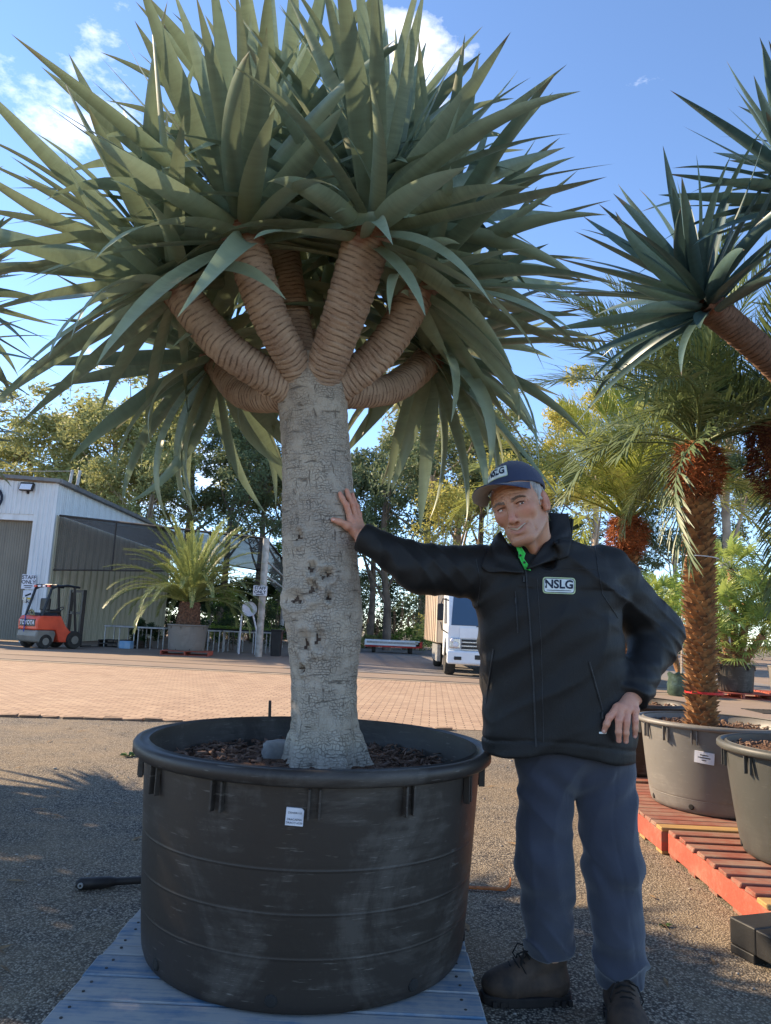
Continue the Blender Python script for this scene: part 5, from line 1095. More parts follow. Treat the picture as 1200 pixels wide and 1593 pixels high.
def tree_mesh(H, spread, seed, nl=6, crown0=.45, per=120, size=.16, clump=1.3, trunk_r=.28, forks=2):
    """returns (trunk mesh, crown mesh): limbs fork up from the trunk, leaf clumps sit at the limb ends"""
    rg = random.Random(seed); rn = np.random.RandomState(seed); m = MB(); cen = []; rad = []
    lean = Vector((rg.uniform(-.06, .06), rg.uniform(-.06, .06), 1)); top = lean*H*.72
    pts = [Vector((0, 0, -.2)), lean*H*.2+Vector((rg.uniform(-.15, .15), 0, 0)), lean*H*.45+Vector((rg.uniform(-.3, .3), rg.uniform(-.2, .2), 0)), top]
    m.tube(pts, [trunk_r*1.25, trunk_r, trunk_r*.75, trunk_r*.35], 9)
    def at(t): t *= 3; i = min(2, int(t)); return pts[i].lerp(pts[i+1], t-i)
    for i in range(nl):
        t = crown0+(1-crown0)*(i+.3)/nl; s = at(t); az = i*2.4+rg.uniform(-.4, .4); el = R(rg.uniform(28, 62)); Lm = H*rg.uniform(.24, .36)*(1.15-.5*t)
        d = Vector((math.cos(az)*math.cos(el), math.sin(az)*math.cos(el), math.sin(el))); e = s+d*Lm*spread; mid = s+d*Lm*.5*spread+Vector((0, 0, -.05*Lm)); r0 = trunk_r*(.55-.3*t); m.tube([s, mid, e], [r0, r0*.65, r0*.3], 6)
        for k in range(forks+1):
            az2 = az+rg.uniform(-1.3, 1.3); el2 = R(rg.uniform(5, 70)); d2 = Vector((math.cos(az2)*math.cos(el2), math.sin(az2)*math.cos(el2), math.sin(el2))); L2 = Lm*rg.uniform(.35, .65); s2 = mid.lerp(e, rg.random()); e2 = s2+d2*L2*spread; m.tube([s2, s2.lerp(e2, .5)+Vector((0, 0, .04*L2)), e2], [r0*.38, r0*.26, r0*.12], 5)
            for q in range(3): cen.append(tuple(e2+Vector((rg.gauss(0, .5), rg.gauss(0, .5), rg.gauss(.2, .4)))*clump*.75)); rad.append(clump*rg.uniform(.45, 1.0))
        cen.append(tuple(e)); rad.append(clump*rg.uniform(.6, 1.0))
    for k in range(5): cen.append(tuple(top+Vector((rg.gauss(0, .9), rg.gauss(0, .9), rg.uniform(0, .28*H*.5))))); rad.append(clump*rg.uniform(.5, .9))
    V, Fc = leaf_cloud(cen, rad, per, size, rn); return m.mesh('trunk', True, 60), np_mesh('crown', V, Fc)
GUMS = [tree_mesh(17, 1.0, 3, 8, .42, 150, .17, 1.35), tree_mesh(15, 1.1, 8, 8, .38, 150, .17, 1.3), tree_mesh(18, .85, 15, 10, .45, 130, .16, 1.15, .24), tree_mesh(13, 1.25, 22, 8, .3, 170, .17, 1.4)]
def tree(name, label, px, py_top, Y, kind, crown_m, trunk_m, rot, group, H=None, sx=1.0, cat='tree'):
    b = gy(px, 1000, Y); top = gy(px, py_top, Y); t = thing(name, label, cat, (b.x, Y, 0), rot, group); tm, cm = GUMS[kind]; s = top.z/(max(v.co.z for v in cm.vertices)*.97); a = link('trunk', tm.copy(), trunk_m, t); c = link('crown', cm.copy(), crown_m, t)
    for o in (a, c): o.scale = (s*sx, s*sx, s)
    return t
GT = 'gum trees behind the yard'
for px, pyt, Y, kd, cm, tm, rot, sx, lab in (
    (25, 632, 56, 0, M_GUM, M_GUMTD, .3, 1.15, 'broad olive gum tree rising above the white shed roof beside the frame edge'),
    (-60, 640, 52, 3, M_GUM, M_GUMTD, 2.3, 1.0, 'low olive gum tree mostly cut off behind the white shed'),
    (118, 640, 50, 3, M_GUM, M_GUMT, 1.3, .9, 'round olive gum tree behind the shed roof vent pipe'),
    (165, 600, 54, 1, M_GUM, M_GUMTD, 2.0, 1.1, 'big rounded pale olive gum tree over the low end of the shed roof'),
    (228, 640, 47, 3, M_GUM, M_GUMT, 4.4, .8, 'smaller gum tree with pale forked trunk above the shade house'),
    (285, 588, 52, 2, M_GUM, M_GUMTD, 3.1, 1.25, 'tallest gum tree above the cycad, crown touching the hanging dragon leaves'),
    (335, 630, 46, 2, M_GUMD, M_GUMTD, .8, .9, 'narrow gum tree with bare upright stem above the shade house'),
    (395, 655, 47, 0, M_GUMD, M_GUMTD, 5.0, .95, 'dark green gum tree close beside the grey dragon trunk'),
    (440, 700, 56, 1, M_GUMD, M_GUMTD, 1.0, 1.0, 'dark gum tree mostly hidden by the grey dragon trunk'),
    (575, 690, 44, 1, M_GUMD, M_GUMTD, 2.6, .75, 'dark dense gum tree just right of the grey dragon trunk'),
    (650, 570, 50, 2, M_GUM, M_GUMT, .2, 1.0, 'tall open gum tree with white forked limbs above the outstretched arm'),
    (602, 650, 41, 3, M_GUMD, M_GUMTD, 4.1, .8, 'bushy dark gum tree above the raised hand'),
    (705, 615, 55, 1, M_GUM, M_GUMT, 5.3, .9, 'olive gum tree between the white-limbed gum and the dark gum'),
    (740, 640, 52, 0, M_GUMD, M_GUMTD, 3.9, .9, 'dark gum tree behind the yellow-green shrubby tree'),
    (840, 690, 55, 1, M_GUMD, M_GUMTD, 4.4, 1.0, 'dark gum tree behind the cap of the person'),
    (925, 585, 40, 2, M_YEL, M_GUMT, 1.9, .9, 'pale yellow-green tree behind the date palm crowns'),
    (1040, 770, 48, 3, M_GUMD, M_GUMT, .7, 1.0, 'dark open tree with pale leaning limb between the two palm trunks'),
    (1130, 560, 42, 1, M_GUMD, M_GUMT, 2.9, .8, 'tree with smooth pale trunk behind the fan palms'),
    (1230, 700, 50, 0, M_GUMD, M_GUMTD, .5, 1.0, 'dark gum tree behind the fan palms at the frame edge')):
    tree('gum_tree', lab, px, pyt, Y, kd, cm, tm, rot, GT, None, sx)
def shrub(name, label, px, py_top, Y, wpx, mat, seed, n=26, per=150, size=.09, group=None, H=None, cat='shrub', flat=.8):
    b = gy(px, 1000, Y); top = gy(px, py_top, Y).z if H is None else H; wd = wpx*Y/1150; t = thing(name, label, cat, (b.x, Y, 0), 0, group); rg = random.Random(seed); rn = np.random.RandomState(seed); cen = []; rad = []; m = MB()
    cl = min(top, wd)*.24
    for i in range(n):
        u = rg.random()**.7; a = rg.random()*6.28; rr = math.sqrt(rg.random())*wd/2*(1-.55*u**2); c = Vector((rr*math.cos(a), rr*math.sin(a)*.7, cl*.5+(top-cl*1.3)*u)); cen.append(tuple(c)); rad.append(cl*rg.uniform(.6, 1.1))
        if i % 3 == 0: m.tube([Vector((rg.uniform(-.1, .1), rg.uniform(-.1, .1), -.05)), c*.5+Vector((0, 0, .1)), c], [.03, .02, .008], 5)
    V, Fc = leaf_cloud(cen, rad, per, size, rn, flat); link('crown', np_mesh('crown', V, Fc), mat, t); link('stems', m.mesh('stems'), M_GUMTD, t); tag(t.children[-1], kind='stuff'); return t
shrub('yellow_tree', 'yellow-green bushy tree below the tall white-limbed gum', 690, 735, 36, 130, M_YEL, 4, 46, 170, .10, cat='tree')
shrub('yellow_tree', 'second yellow-green bushy tree behind the cap and palm fronds', 780, 690, 38, 120, M_YEL, 14, 40, 170, .10, cat='tree')
GH = 'dark hedge shrubs behind the driveway'
for i, (px, pt, w_) in enumerate(((560, 880, 70), (600, 868, 80), (645, 858, 80), (690, 865, 80), (740, 880, 80))): shrub('hedge_shrub', ('dark hedge shrub next to the grey trunk behind the driveway', 'dark hedge shrub behind the tall dry flower spikes', 'tall dark hedge shrub left of the truck box', 'dark hedge shrub partly hidden by the truck box', 'dark hedge shrub hidden behind the truck')[i], px, pt, 46+i*.4, w_, M_DKG if i % 2 else M_GUMD, 30+i, 30, 150, .10, GH)
for i, px in enumerate((255, 300, 345, 385, 420, 455)): shrub('hedge_shrub', ('dark hedge shrub behind the cycad fronds', 'dark hedge shrub straight behind the cycad stem', 'dark hedge shrub behind the yellow-lit shrub', 'dark hedge shrub behind the white dish', 'dark hedge shrub behind the steel corner post', 'dark hedge shrub behind the grey trunk')[i], px, 895-(i % 2)*12, 48+i*.3, 70, M_DKG, 130+i, 30, 150, .12, GH)
shrub('bright_shrub', 'bright green shrub behind the far posts of the shade house', 432, 838, 44, 50, M_BRG, 51, 26, 150, .09)
shrub('bright_shrub', 'yellow-lit shrub inside the shade house behind the cycad', 345, 905, 33, 60, M_BRG, 52, 24, 120, .07)
for i, (px, pt, w_, Y) in enumerate(((215, 960, 30, 30.5), (235, 965, 34, 30.2), (318, 935, 50, 31), (360, 930, 56, 32), (400, 925, 50, 34), (425, 920, 40, 36))): shrub('nursery_shrub', ('small dark nursery shrub above the first bench', 'small dark nursery shrub left of the cycad pot', 'dark nursery shrub right behind the cycad stem', 'dark nursery shrub behind the benches under the cloth', 'dark nursery shrub behind the white dish', 'dark nursery shrub behind the steel corner post')[i], px, pt, Y, w_, M_DKG, 60+i, 18, 110, .06, 'dark nursery shrubs in the shade house')
# low green growth and dry flower spikes
for i, (px, w_, pt) in enumerate(((575, 40, 985), (600, 40, 980), (630, 45, 972), (655, 40, 965))): shrub('low_shrub', ('low grey-green shrub behind the white trailer deck, beside the trunk', 'low shrub behind the middle of the white trailer deck', 'low yellow-green shrub behind the white trailer deck', 'bright low shrub beside the truck box')[i], px, pt, 43.5, w_, M_BRG if i > 1 else M_GUM, 80+i, 16, 120, .07, 'low shrubs along the driveway end')
M_SPIKE = pmat('dry_flower_spike', srgb(186, 150, 118), srgb(150, 112, 86), 4, .9, .4, 20, .02)
for i, (px, pt) in enumerate(((560, 955), (572, 950), (586, 962), (606, 958), (612, 948), (624, 932), (634, 958), (642, 952), (648, 965))):
    b = gy(px, 1000, 44.6); h = gy(px, pt, 44.6).z; t = thing('flower_spike', ('dry flower spike closest to the grey trunk, behind the trailer deck', 'thin dry flower spike between the grey trunk and the leaning spikes', 'short dry spike behind the middle of the trailer deck', 'dry spike just left of the tall pair of spikes', 'tall dry spike beside the tallest spike', 'tallest dry pinkish flower spike behind the trailer deck', 'dry spike just right of the tallest spike', 'dry spike behind the bright low shrub', 'short dry spike against the truck box')[i], 'plant', (b.x, 44.6+.15*(i % 3), 0), 0, 'dry flower spikes'); rn = np.random.RandomState(i)
    MB().tube([(0, 0, -.02), (.02, 0, h*.5), (0, .02, h*.95)], [.025, .02, .01], 5).build('stem', M_SPIKE, t)
    V, Fc = leaf_cloud([(0, 0, h*(.45+.06*k)) for k in range(9)], [.17*(1-.08*k) for k in range(9)], 26, .07, rn, 1, .0); link('flowers', np_mesh('flowers', V, Fc), M_SPIKE, t)
# fan palms in pots
def fan_mesh(seed, R0=.42, nseg=22):
    rg = random.Random(seed); V = []; Fs = []; m = MB().tube([(0, 0, 0), (0, .3, .02), (0, .55, 0)], [.010, .008, .006], 4); V = [tuple(p) for p in m.v]; Fq = [f for f in m.f if len(f) == 4]; c = Vector((0, .55, 0))
    for i in range(nseg):
        a = R(-115+230*i/(nseg-1)); d = Vector((math.sin(a), math.cos(a), 0)); q = Vector((d.y, -d.x, 0)); L_ = R0*rg.uniform(.85, 1.1)*(1-.12*abs(a)); m1 = c+d*L_*.55+Vector((0, 0, .05*math.cos(a*2)+rg.uniform(-.02, .02))); e = c+d*L_+Vector((0, 0, -.10*rg.random()-.04)); w_ = .019; b = len(V)
        V += [tuple(c-q*.004), tuple(c+q*.004), tuple(m1-q*w_), tuple(m1+q*w_), tuple(e-q*.003), tuple(e+q*.003)]; Fq += [(b, b+1, b+3, b+2), (b+2, b+3, b+5, b+4)]
    return np_mesh('fan_leaf', V, Fq)
M_FAN = leaf_mat('fan_palm_leaf', srgb(168, 174, 92), srgb(132, 150, 80), srgb(170, 150, 90), .3, .45, False)
FANS = [fan_mesh(k) for k in range(4)]
for m in FANS: m.materials.append(M_FAN)
M_FANT = pmat('fan_palm_trunk', srgb(166, 124, 88), srgb(112, 78, 54), 12, .95, .6, 30, .02)
def fan_palm(label, loc, trunks, seed, nl=26, sc_=1.0, group='potted fan palms'):
    t = thing('fan_palm', label, 'palm', loc, 0, group); rg = random.Random(seed)
    for (x, y, h, lx, ly) in trunks:
        a, b = Vector((x, y, -.05)), Vector((x+lx, y+ly, h)); V, Fc, uv = sweep_np([a, a.lerp(b, .5)+Vector((lx*.1, 0, .05)), b], lambda u: .085, 14, 30, lambda u, th, s: .014*np.sin(s*90+3*th)); link('trunk', np_mesh('trunk', V, Fc, True), M_FANT, t)
        for i in range(nl):
            u = (i+.5)/nl; el = R(82-115*u+rg.uniform(-10, 10)); az = i*2.39996+rg.uniform(-.3, .3); d = Vector((math.cos(az)*math.cos(el), math.sin(az)*math.cos(el), math.sin(el))); M = Matrix.Translation(b) @ frame_from(d, Vector((.01, 0, 1))).to_4x4() @ Matrix.Scale(sc_*rg.uniform(.8, 1.15), 4); link('fan_leaf', FANS[i % 4], None, t, M)
    return t
GP2 = 'grey pots of the fan palms'
for i, (x, y, r_, lab) in enumerate(((8.25, 17.4, .42, 'round charcoal pot with a tiny white tag, holding the near fan palm clump'), (9.75, 17.9, .44, 'paler ridged pot beside the charcoal fan palm pot, cut by the frame'))):
    pallet('red_pallet', ('low red pallet under the charcoal fan palm pot', 'low red pallet under the paler fan palm pot')[i], 'pallet', (x, y, 0), R(-8), 1.25, 1.1, 7, .12, M_REDWOOD, M_REDWOOD, M_REDWOOD, .13, 'red pallets at the back', nails=False)
    big_pot('plant_pot', lab, (x, y, .13), 0, r_*.86, r_*.96, .62, r_, M_POT_W if i else M_POT, .56, GP2, 8, 20+i, (.3, .6), .04, 120)
fan_palm('multi-stemmed fan palm glowing yellow-green in the round charcoal pot', (8.25, 17.4, .68), [(-.08, 0, 1.15, -.25, 0), (.1, .1, 1.5, .35, .2), (.0, -.1, .75, .55, -.1), (.05, .1, 2.3, .1, .3), (-.1, .1, .35, -.35, -.2)], 5)
fan_palm('taller fan palm clump in the paler pot at the frame edge', (9.75, 17.9, .68), [(-.1, 0, 1.5, -.2, 0), (.1, .1, 2.3, .3, .2), (0, -.1, 1.0, .1, -.3)], 6)
fan_palm('fan palm standing further back between the elbow and the slim palm trunk', (7.6, 21.5, .0), [(0, 0, 1.9, -.1, 0), (.2, .2, 2.3, .4, .1), (-.3, .1, 1.4, -.5, 0)], 7, 26, 1.1)
fan_palm('far fan palm behind the slim palm trunk', (9.6, 23, .0), [(0, 0, 2.2, -.1, 0), (.3, .2, 2.8, .4, .1), (-.3, .1, 1.7, -.4, 0)], 8, 26, 1.1)
# grow bag with a sapling
gb = gz(1060, 1083); bag = thing('grow_bag', 'dark green grow bag holding a thin staked sapling beside the slim palm trunk', 'grow bag', gb); M_BAG = pmat('green_bag_plastic', srgb(66, 84, 68), srgb(48, 64, 52), 8, .35, .4, 14, .03)
m = MB().lathe([(.001, 0), (.24, .0), (.29, .06), (.30, .25), (.27, .42), (.29, .50), (.26, .50), (.24, .44), (.001, .43)], 22); m.v = [(x*(1+.06*math.sin(5*math.atan2(y, x)+z*9)), y*(1+.06*math.sin(4*math.atan2(y, x)+z*7)), z+(.03*math.sin(6*math.atan2(y, x)) if z > .4 else 0)) for x, y, z in m.v]; m.build('bag', M_BAG, bag, True)
sp = thing('sapling', 'thin pale sapling stem with sparse leaves standing in the green grow bag', 'plant', gb+Vector((.02, 0, .42))); MB().tube([(0, 0, 0), (.02, 0, .8), (.04, 0, 1.6)], [.028, .022, .015], 7).build('stem', M_GUMT, sp, True)
V, Fc = leaf_cloud([(.04, 0, 1.5+.18*k) for k in range(6)], [.3]*6, 60, .06, np.random.RandomState(2)); link('leaves', np_mesh('leaves', V, Fc), M_BRG, sp)
# ================================================================== yard in the background: shed, shade house, forklift, cycad, truck
def sheet_mat(name, c1, c2, stain, amt):
    t = NT(name); v = t.coord('Object', (1.5, 1.5, .12)); rn = t.rnd(); n1 = t.noise(v, 2.2, 5, .7); col = t.mix(t.ramp(t.noise(t.coord('Object'), .6, 3), .35, .7), c1, c2)
    col = t.mix(t.math('MULTIPLY', t.ramp(n1, .48, .7), amt), col, stain); t.set(color=col, rough=.5, spec=.4); return t.m
M_WHITE = sheet_mat('white_sheet_steel', srgb(216, 218, 218), srgb(202, 206, 208), srgb(150, 150, 146), .4); M_CLOTHLIT = sheet_mat('cloth_light_toned_sheet_steel', srgb(206, 196, 170), srgb(190, 180, 154), srgb(120, 116, 78), .75); M_DOOR = sheet_mat('roller_door_steel', srgb(132, 126, 112), srgb(118, 112, 100), srgb(90, 86, 78), .5); M_ROOF = pmat('roof_steel', srgb(122, 122, 122), srgb(100, 100, 100), 2, .6, 0)
CX, CY = gy(68, 960, 30).x, 30.0; EAVE = gy(85, 752, 30).z; DJ = gy(41, 900, 30).x; DH = gy(40, 800, 30).z; ATT = gy(82, 800, 30).z
shed = thing('shed', 'white corrugated steel shed with roller door beside the orange forklift', 'shed', (CX, CY, 0))
def corr(w_, z0, z1, name, axis, slope=0.0, pitch=.19, dep=.035):
    """corrugated sheet, width w along local X (or Y), from z0 to z1 (z1 may slope)"""
    n = max(1, int(round(w_/pitch))); xs = []; p = w_/n
    for i in range(n): xs += [(i*p, 0), (i*p+p*.45, 0), (i*p+p*.58, dep), (i*p+p*.87, dep)]
    xs.append((w_, 0)); V = []
    for (x, d) in xs: V += [(x, -d, z0), (x, -d, z1+slope*x)] if axis == 'X' else [(d, x, z0), (d, x, z1+slope*x)]
    me = bpy.data.meshes.new(name); me.from_pydata(V, [], [(2*i, 2*i+2, 2*i+3, 2*i+1) for i in range(len(xs)-1)]); me.update(); return me
dw = CX-DJ; SW = .76
link('wall_sheet', corr(dw-.10, .0, EAVE, 'wall_sheet', 'X'), M_WHITE, shed, Matrix.Translation((-dw, 0, 0)))
SL = -.035
for i in range(11): x0 = -dw-SW*(i+1); link('wall_sheet', corr(SW, DH if i < 7 else 0, EAVE-SL*(SW*(i+1)), 'wall_sheet', 'X', SL), M_WHITE, shed, Matrix.Translation((x0, .0, 0)))
rd = link('roller_door', corr(SW*7, .05, DH-.25, 'roller_door', 'X', 0, .10, .02), M_DOOR, shed, Matrix.Translation((-dw-SW*7, .30, 0))); MB().span((-dw-SW*7, .02, DH-.25), (-dw, .4, DH)).build('door_lintel', M_WHITE, shed); MB().span((-dw-.01, .01, 0), (-dw+.08, .45, DH)).build('door_jamb', M_WHITE, shed)
for i in range(22):
    link('wall_sheet', corr(SW, ATT, EAVE, 'wall_sheet', 'Y'), M_WHITE, shed, Matrix.Translation((-.02, .1+SW*i, 0))); link('wall_sheet', corr(SW, 0, ATT-.01, 'wall_sheet', 'Y'), M_CLOTHLIT, shed, Matrix.Translation((-.02, .1+SW*i, 0)))  # one wall colour; cream half holds the under-cloth light, plus real stains
MB().span((-.11, -.05, 0), (.02, .09, EAVE)).build('corner_trim', M_WHITE, shed, bevel=.01)
for (a, b) in (((-.06, -.20, EAVE-.02), (.22, 17.0, EAVE+.16)),): MB().span(a, b).build('gutter', M_ROOF, shed, bevel=.02)
rf = MB(); rf.add([(.15, -.25, EAVE+.16), (.15, 17, EAVE+.16), (-9.5, 17, EAVE+.55), (-9.5, -.25, EAVE+.55), (.15, -.25, EAVE+.02), (.15, 17, EAVE+.02), (-9.5, 17, EAVE+.41), (-9.5, -.25, EAVE+.41)], [(0, 1, 2, 3), (4, 7, 6, 5), (0, 3, 7, 4), (1, 5, 6, 2), (0, 4, 5, 1), (3, 2, 6, 7)]); roof = rf.build('roof', M_ROOF, shed)
for dx in (.0, .32): MB().tube([(.10+dx, .8, EAVE+.1), (.16+dx, .8, EAVE+.75)], .07, 10).build('vent_pipe', M_STEEL, roof, True)
MB().tube([(.10, .8, EAVE+.7), (-3.2, .4, EAVE+.45)], .015, 5).build('stay_wire', M_STEEL, roof)
fl_p = gy(42, 757, 29.8); f = thing('floodlight', 'small floodlight on a bracket high on the white shed front', 'lamp', fl_p); MB().box((0, 0, 0), (.55, .16, .34), Euler((R(-25), 0, 0)).to_matrix()).build('housing', M_IRON, f, bevel=.02); MB().box((0, -.085, -.02), (.47, .03, .26), Euler((R(-25), 0, 0)).to_matrix()).build('lens', M_LABEL, f); MB().tube([(0, .05, -.1), (0, .2, -.25)], .05, 8).build('bracket', M_IRON, f)
def sign(label, px, py, Y, w_, h_, lines, extra=None):
    c = gy(px, py, Y); s = thing('sign', label, 'sign', c); MB().box((0, 0, 0), (w_, .02, h_)).build('board', M_LABEL, s, bevel=.004)
    for txt, z, sz in lines: link('lettering', rrect(sz*7, sz*.7, .004, 6, 1) if txt == '~' else text_mesh(txt, sz, 0, .004), M_NAVY, s, Matrix.Translation((0, -.0125, z)) @ Matrix.Rotation(PI/2, 4, 'X'))
    return s
sign('white STAFF ONLY sign fixed to the shed front above the forklift', 45, 905, 29.93, .56, .58, (('STAFF', .17, .21), ('ONLY', -.02, .21), ('~', -.16, .05), ('~', -.23, .04)))
s_ = sign('small camera warning sign on the shed front under the STAFF ONLY sign', 44, 926, 29.93, .42, .38, ()); MB().prism([(-.12, .0), (.10, .10), (.13, .04), (-.09, -.06)], -.02, -.0125, 'XZ').build('camera_symbol', M_INK, s_); MB().box((0, -.013, -.13), (.36, .006, .07)).build('yellow_band', pmat('sign_yellow', srgb(220, 190, 60), srgb(200, 170, 50), 5, .6, 0), s_)
# dark blue round emblem at the frame edge
c = gy(-15, 775, 29.9); em = thing('emblem', 'round dark ring emblem on the white shed front at the frame edge', 'sign', c); MB().lathe([(.42, -.02), (.52, -.02), (.52, .02), (.42, .02), (.42, -.02)], 40, (0, 0, 0), 'Y').build('ring', M_NAVY, em, True)

# shade house
sh = thing('shade_house', 'shade house of dark mesh cloth and steel posts joined to the shed', 'shade house', (0, 0, 0))
def cloth(name, c, alpha):
    t = NT(name); tr = t.n('ShaderNodeBsdfTransparent'); mx = t.n('ShaderNodeMixShader'); v = t.coord('Object'); n1 = t.noise(v, 1.2, 4, .65)
    t.set(color=t.mix(t.ramp(n1, .35, .7), c, tuple(x*.7 for x in c)), rough=.9, spec=.1); f = t.math('MULTIPLY', t.ramp(n1, .2, .8, (.86,)*3, (1, 1, 1)), alpha); t.l(f, mx.inputs[0]); t.l(tr.outputs[0], mx.inputs[1]); t.l(t.b.outputs[0], mx.inputs[2]); t.l(mx.outputs[0], t.o.inputs[0]); return t.m
M_CLOTH = cloth('shade_cloth', srgb(86, 84, 82), .62); M_CLOTHR = cloth('shade_cloth_roof', srgb(60, 58, 56), .86); M_PIPE = pmat('galvanised_pipe', srgb(176, 172, 166), srgb(142, 138, 132), 6, .55, .05, metal=.25)
P1 = gz(402, 1022); P1t = gy(414, 838, P1.y); P2 = Vector((gy(438, 985, 38).x, 38, 0)); P2t = Vector((gy(443, 876, 38).x, 38, gy(443, 876, 38).z)); HT = P1t.z
WL = Vector((CX+.12, CY+.15, ATT-.02)); WLb = Vector((CX+.12, CY+16, ATT-.02))
for a, b, r_ in ((P1, Vector((P1.x, P1.y, HT)), .125), (P2, Vector((P2.x, P2.y, P2t.z)), .11), (Vector((P2.x-.1, 46, 0)), Vector((P2.x-.1, 46, HT-.2)), .1), (Vector((P1.x-4.4, 38, 0)), Vector((P1.x-4.4, 38, HT+.3)), .08)): MB().tube([a, b], r_, 14).build('post', M_PIPE, sh, True)
A_ = Vector((P1.x, P1.y, HT)); B_ = Vector((P2.x, P2.y, P2t.z)); Bb = Vector((P2.x-.1, 46, HT-.2))
for a, b in ((A_, WL), (A_, B_), (B_, Bb), (Bb, WLb)): MB().tube([a, b], .045, 6).build('top_rail', M_IRON, sh)
zb = gy(200, 887, 28.8).z
MB().tube([Vector((A_.x-1.5, A_.y+.25, zb)), Vector((WL.x, WL.y-.02, zb-.05))], .03, 6).build('cloth_batten', M_IRON, sh)
mx_ = WL.lerp(A_, .30); MB().tube([mx_, Vector((mx_.x, mx_.y, zb))], .035, 6).build('cloth_batten', M_IRON, sh)
for z_ in (HT-.75, HT-1.3): MB().tube([Vector((A_.x, A_.y, z_)), Vector((B_.x, B_.y, z_+.05))], .04, 6).build('side_rail', M_PIPE, sh)
def panel(name, pts, mat, sag=.12, n=10):
    a, b, c, d = (Vector(p) for p in pts); m = MB()
    for i in range(n+1):
        for k in range(n+1): u, v = i/n, k/n; p = a.lerp(b, u).lerp(d.lerp(c, u), v); p.z -= sag*math.sin(PI*u)*(1-v if name != 'roof_cloth' else math.sin(PI*v)); m.v.append(tuple(p))
    m.f = [(i*(n+1)+k, (i+1)*(n+1)+k, (i+1)*(n+1)+k+1, i*(n+1)+k+1) for i in range(n) for k in range(n)]; m.mi = [0]*len(m.f); return m.build(name, mat, sh, True)
panel('front_cloth', (WL, A_, Vector((A_.x, A_.y, zb+.15)), Vector((WL.x, WL.y, zb-.05))), M_CLOTH, .15); panel('roof_cloth', (WL, A_, Bb, WLb), M_CLOTHR, .35); panel('side_cloth', (A_, B_, Vector((B_.x, B_.y, B_.z-1.7)), Vector((A_.x, A_.y, HT-1.4))), M_CLOTH, .08)
sign('white STAFF ONLY sign on the steel corner post of the shade house', 405, 919, P1.y-.16, .50, .36, (('STAFF', .09, .155), ('ONLY', -.05, .155), ('~', -.14, .04)))
# steel benches
for i, (x0, x1, Y) in enumerate(((162, 212, 29.0), (214, 258, 28.9), (306, 345, 29.0), (347, 398, 29.2), (402, 430, 30.0))):
    a, b = gy(x0, 980, Y).x, gy(x1, 980, Y).x; b_ = thing('bench', ('low steel nursery bench nearest the forklift', 'steel nursery bench touching the left side of the cycad pot', 'steel nursery bench touching the right side of the cycad pot', 'steel nursery bench in front of the white dish', 'small steel bench with a green tray behind the corner post')[i], 'bench', (a, Y, 0), 0, 'steel nursery benches'); W_ = b-a-.03; z = .84
    MB().span((0, 0, z-.06), (W_, 1.1, z)).build('top', M_STEEL, b_, bevel=.01)
    for x in (.04, W_*.5, W_-.04):
        for y in (.05, 1.05): MB().tube([(x, y, 0), (x, y, z-.055)], .025, 8).build('leg', M_STEEL, b_, True)
for i, px in enumerate((322, 352, 372, 415)):
    g_ = gy(px, 965, 29.5); V, Fc = leaf_cloud([(.14*k, 0, .1) for k in range(-4, 5)], [.13]*9, 60, .03, np.random.RandomState(i)); o = thing('seedling_tray', ('tray of low green seedlings beside the cycad pot', 'tray of low seedlings on the long bench', 'tray of low seedlings under the white dish', 'green tray of seedlings on the small bench')[i], 'plant tray', (g_.x, 29.55 if px < 400 else 30.4, .84), 0, 'seedling trays'); MB().box((0, 0, .03), (1.25, .5, .06), taper=(1.04, 1.04)).build('tray', M_PLAST, o); link('seedlings', np_mesh('seedlings', V, Fc), M_BRG, o)
# pallets stacked low beside the first bench
q = gz(183, 1008)
for k in range(2): pallet('dark_pallet', ('weathered grey pallet flat on the concrete beside the forklift', 'weathered grey pallet lying on top of another beside the forklift')[k], 'pallet', (q.x-.1, q.y+.7, .145*k), R(3), 1.5, 1.1, 7, .13, M_DARKWOOD, M_DARKWOOD, M_DARKWOOD, .14, None, nails=False)
q2 = gz(197, 1009); bx = MB().box((0, 0, .14), (.42, .4, .28)).build('blue_crate', pmat('blue_crate_plastic', srgb(112, 160, 200), srgb(150, 180, 206), 6, .6, 0), None, bevel=.02); bx.location = (q2.x, q2.y-.05, 0.004); tag(bx, 'small pale blue crate at the end of the grey pallets', 'crate')
# white dish on a bent-tube stand
dc = gy(388, 948, 28.2); dsh = thing('white_dish', 'white round dish on a bent white tube stand beside the corner post', 'dish', (dc.x, 28.2, 0)); MB().lathe([(.001, .05), (.15, .045), (.26, .0), (.285, -.06), (.27, -.05), (.24, .02), (.001, .07)], 28, (0, 0, 0), 'Y').build('dish', M_LABEL, dsh, True, M=Matrix.Translation((0, 0, dc.z)) @ Euler((R(-15), 0, R(15))).to_matrix().to_4x4())
for pts in ([(-.28, .05, 0), (-.28, .05, dc.z-.3), (-.22, .05, dc.z-.05), (-.05, .06, dc.z)], [(.34, .05, .0), (.32, .05, dc.z-.75), (.10, .06, dc.z-.05)]): MB().tube(pts, .032, 8).build('stand_tube', M_LABEL, dsh, True)
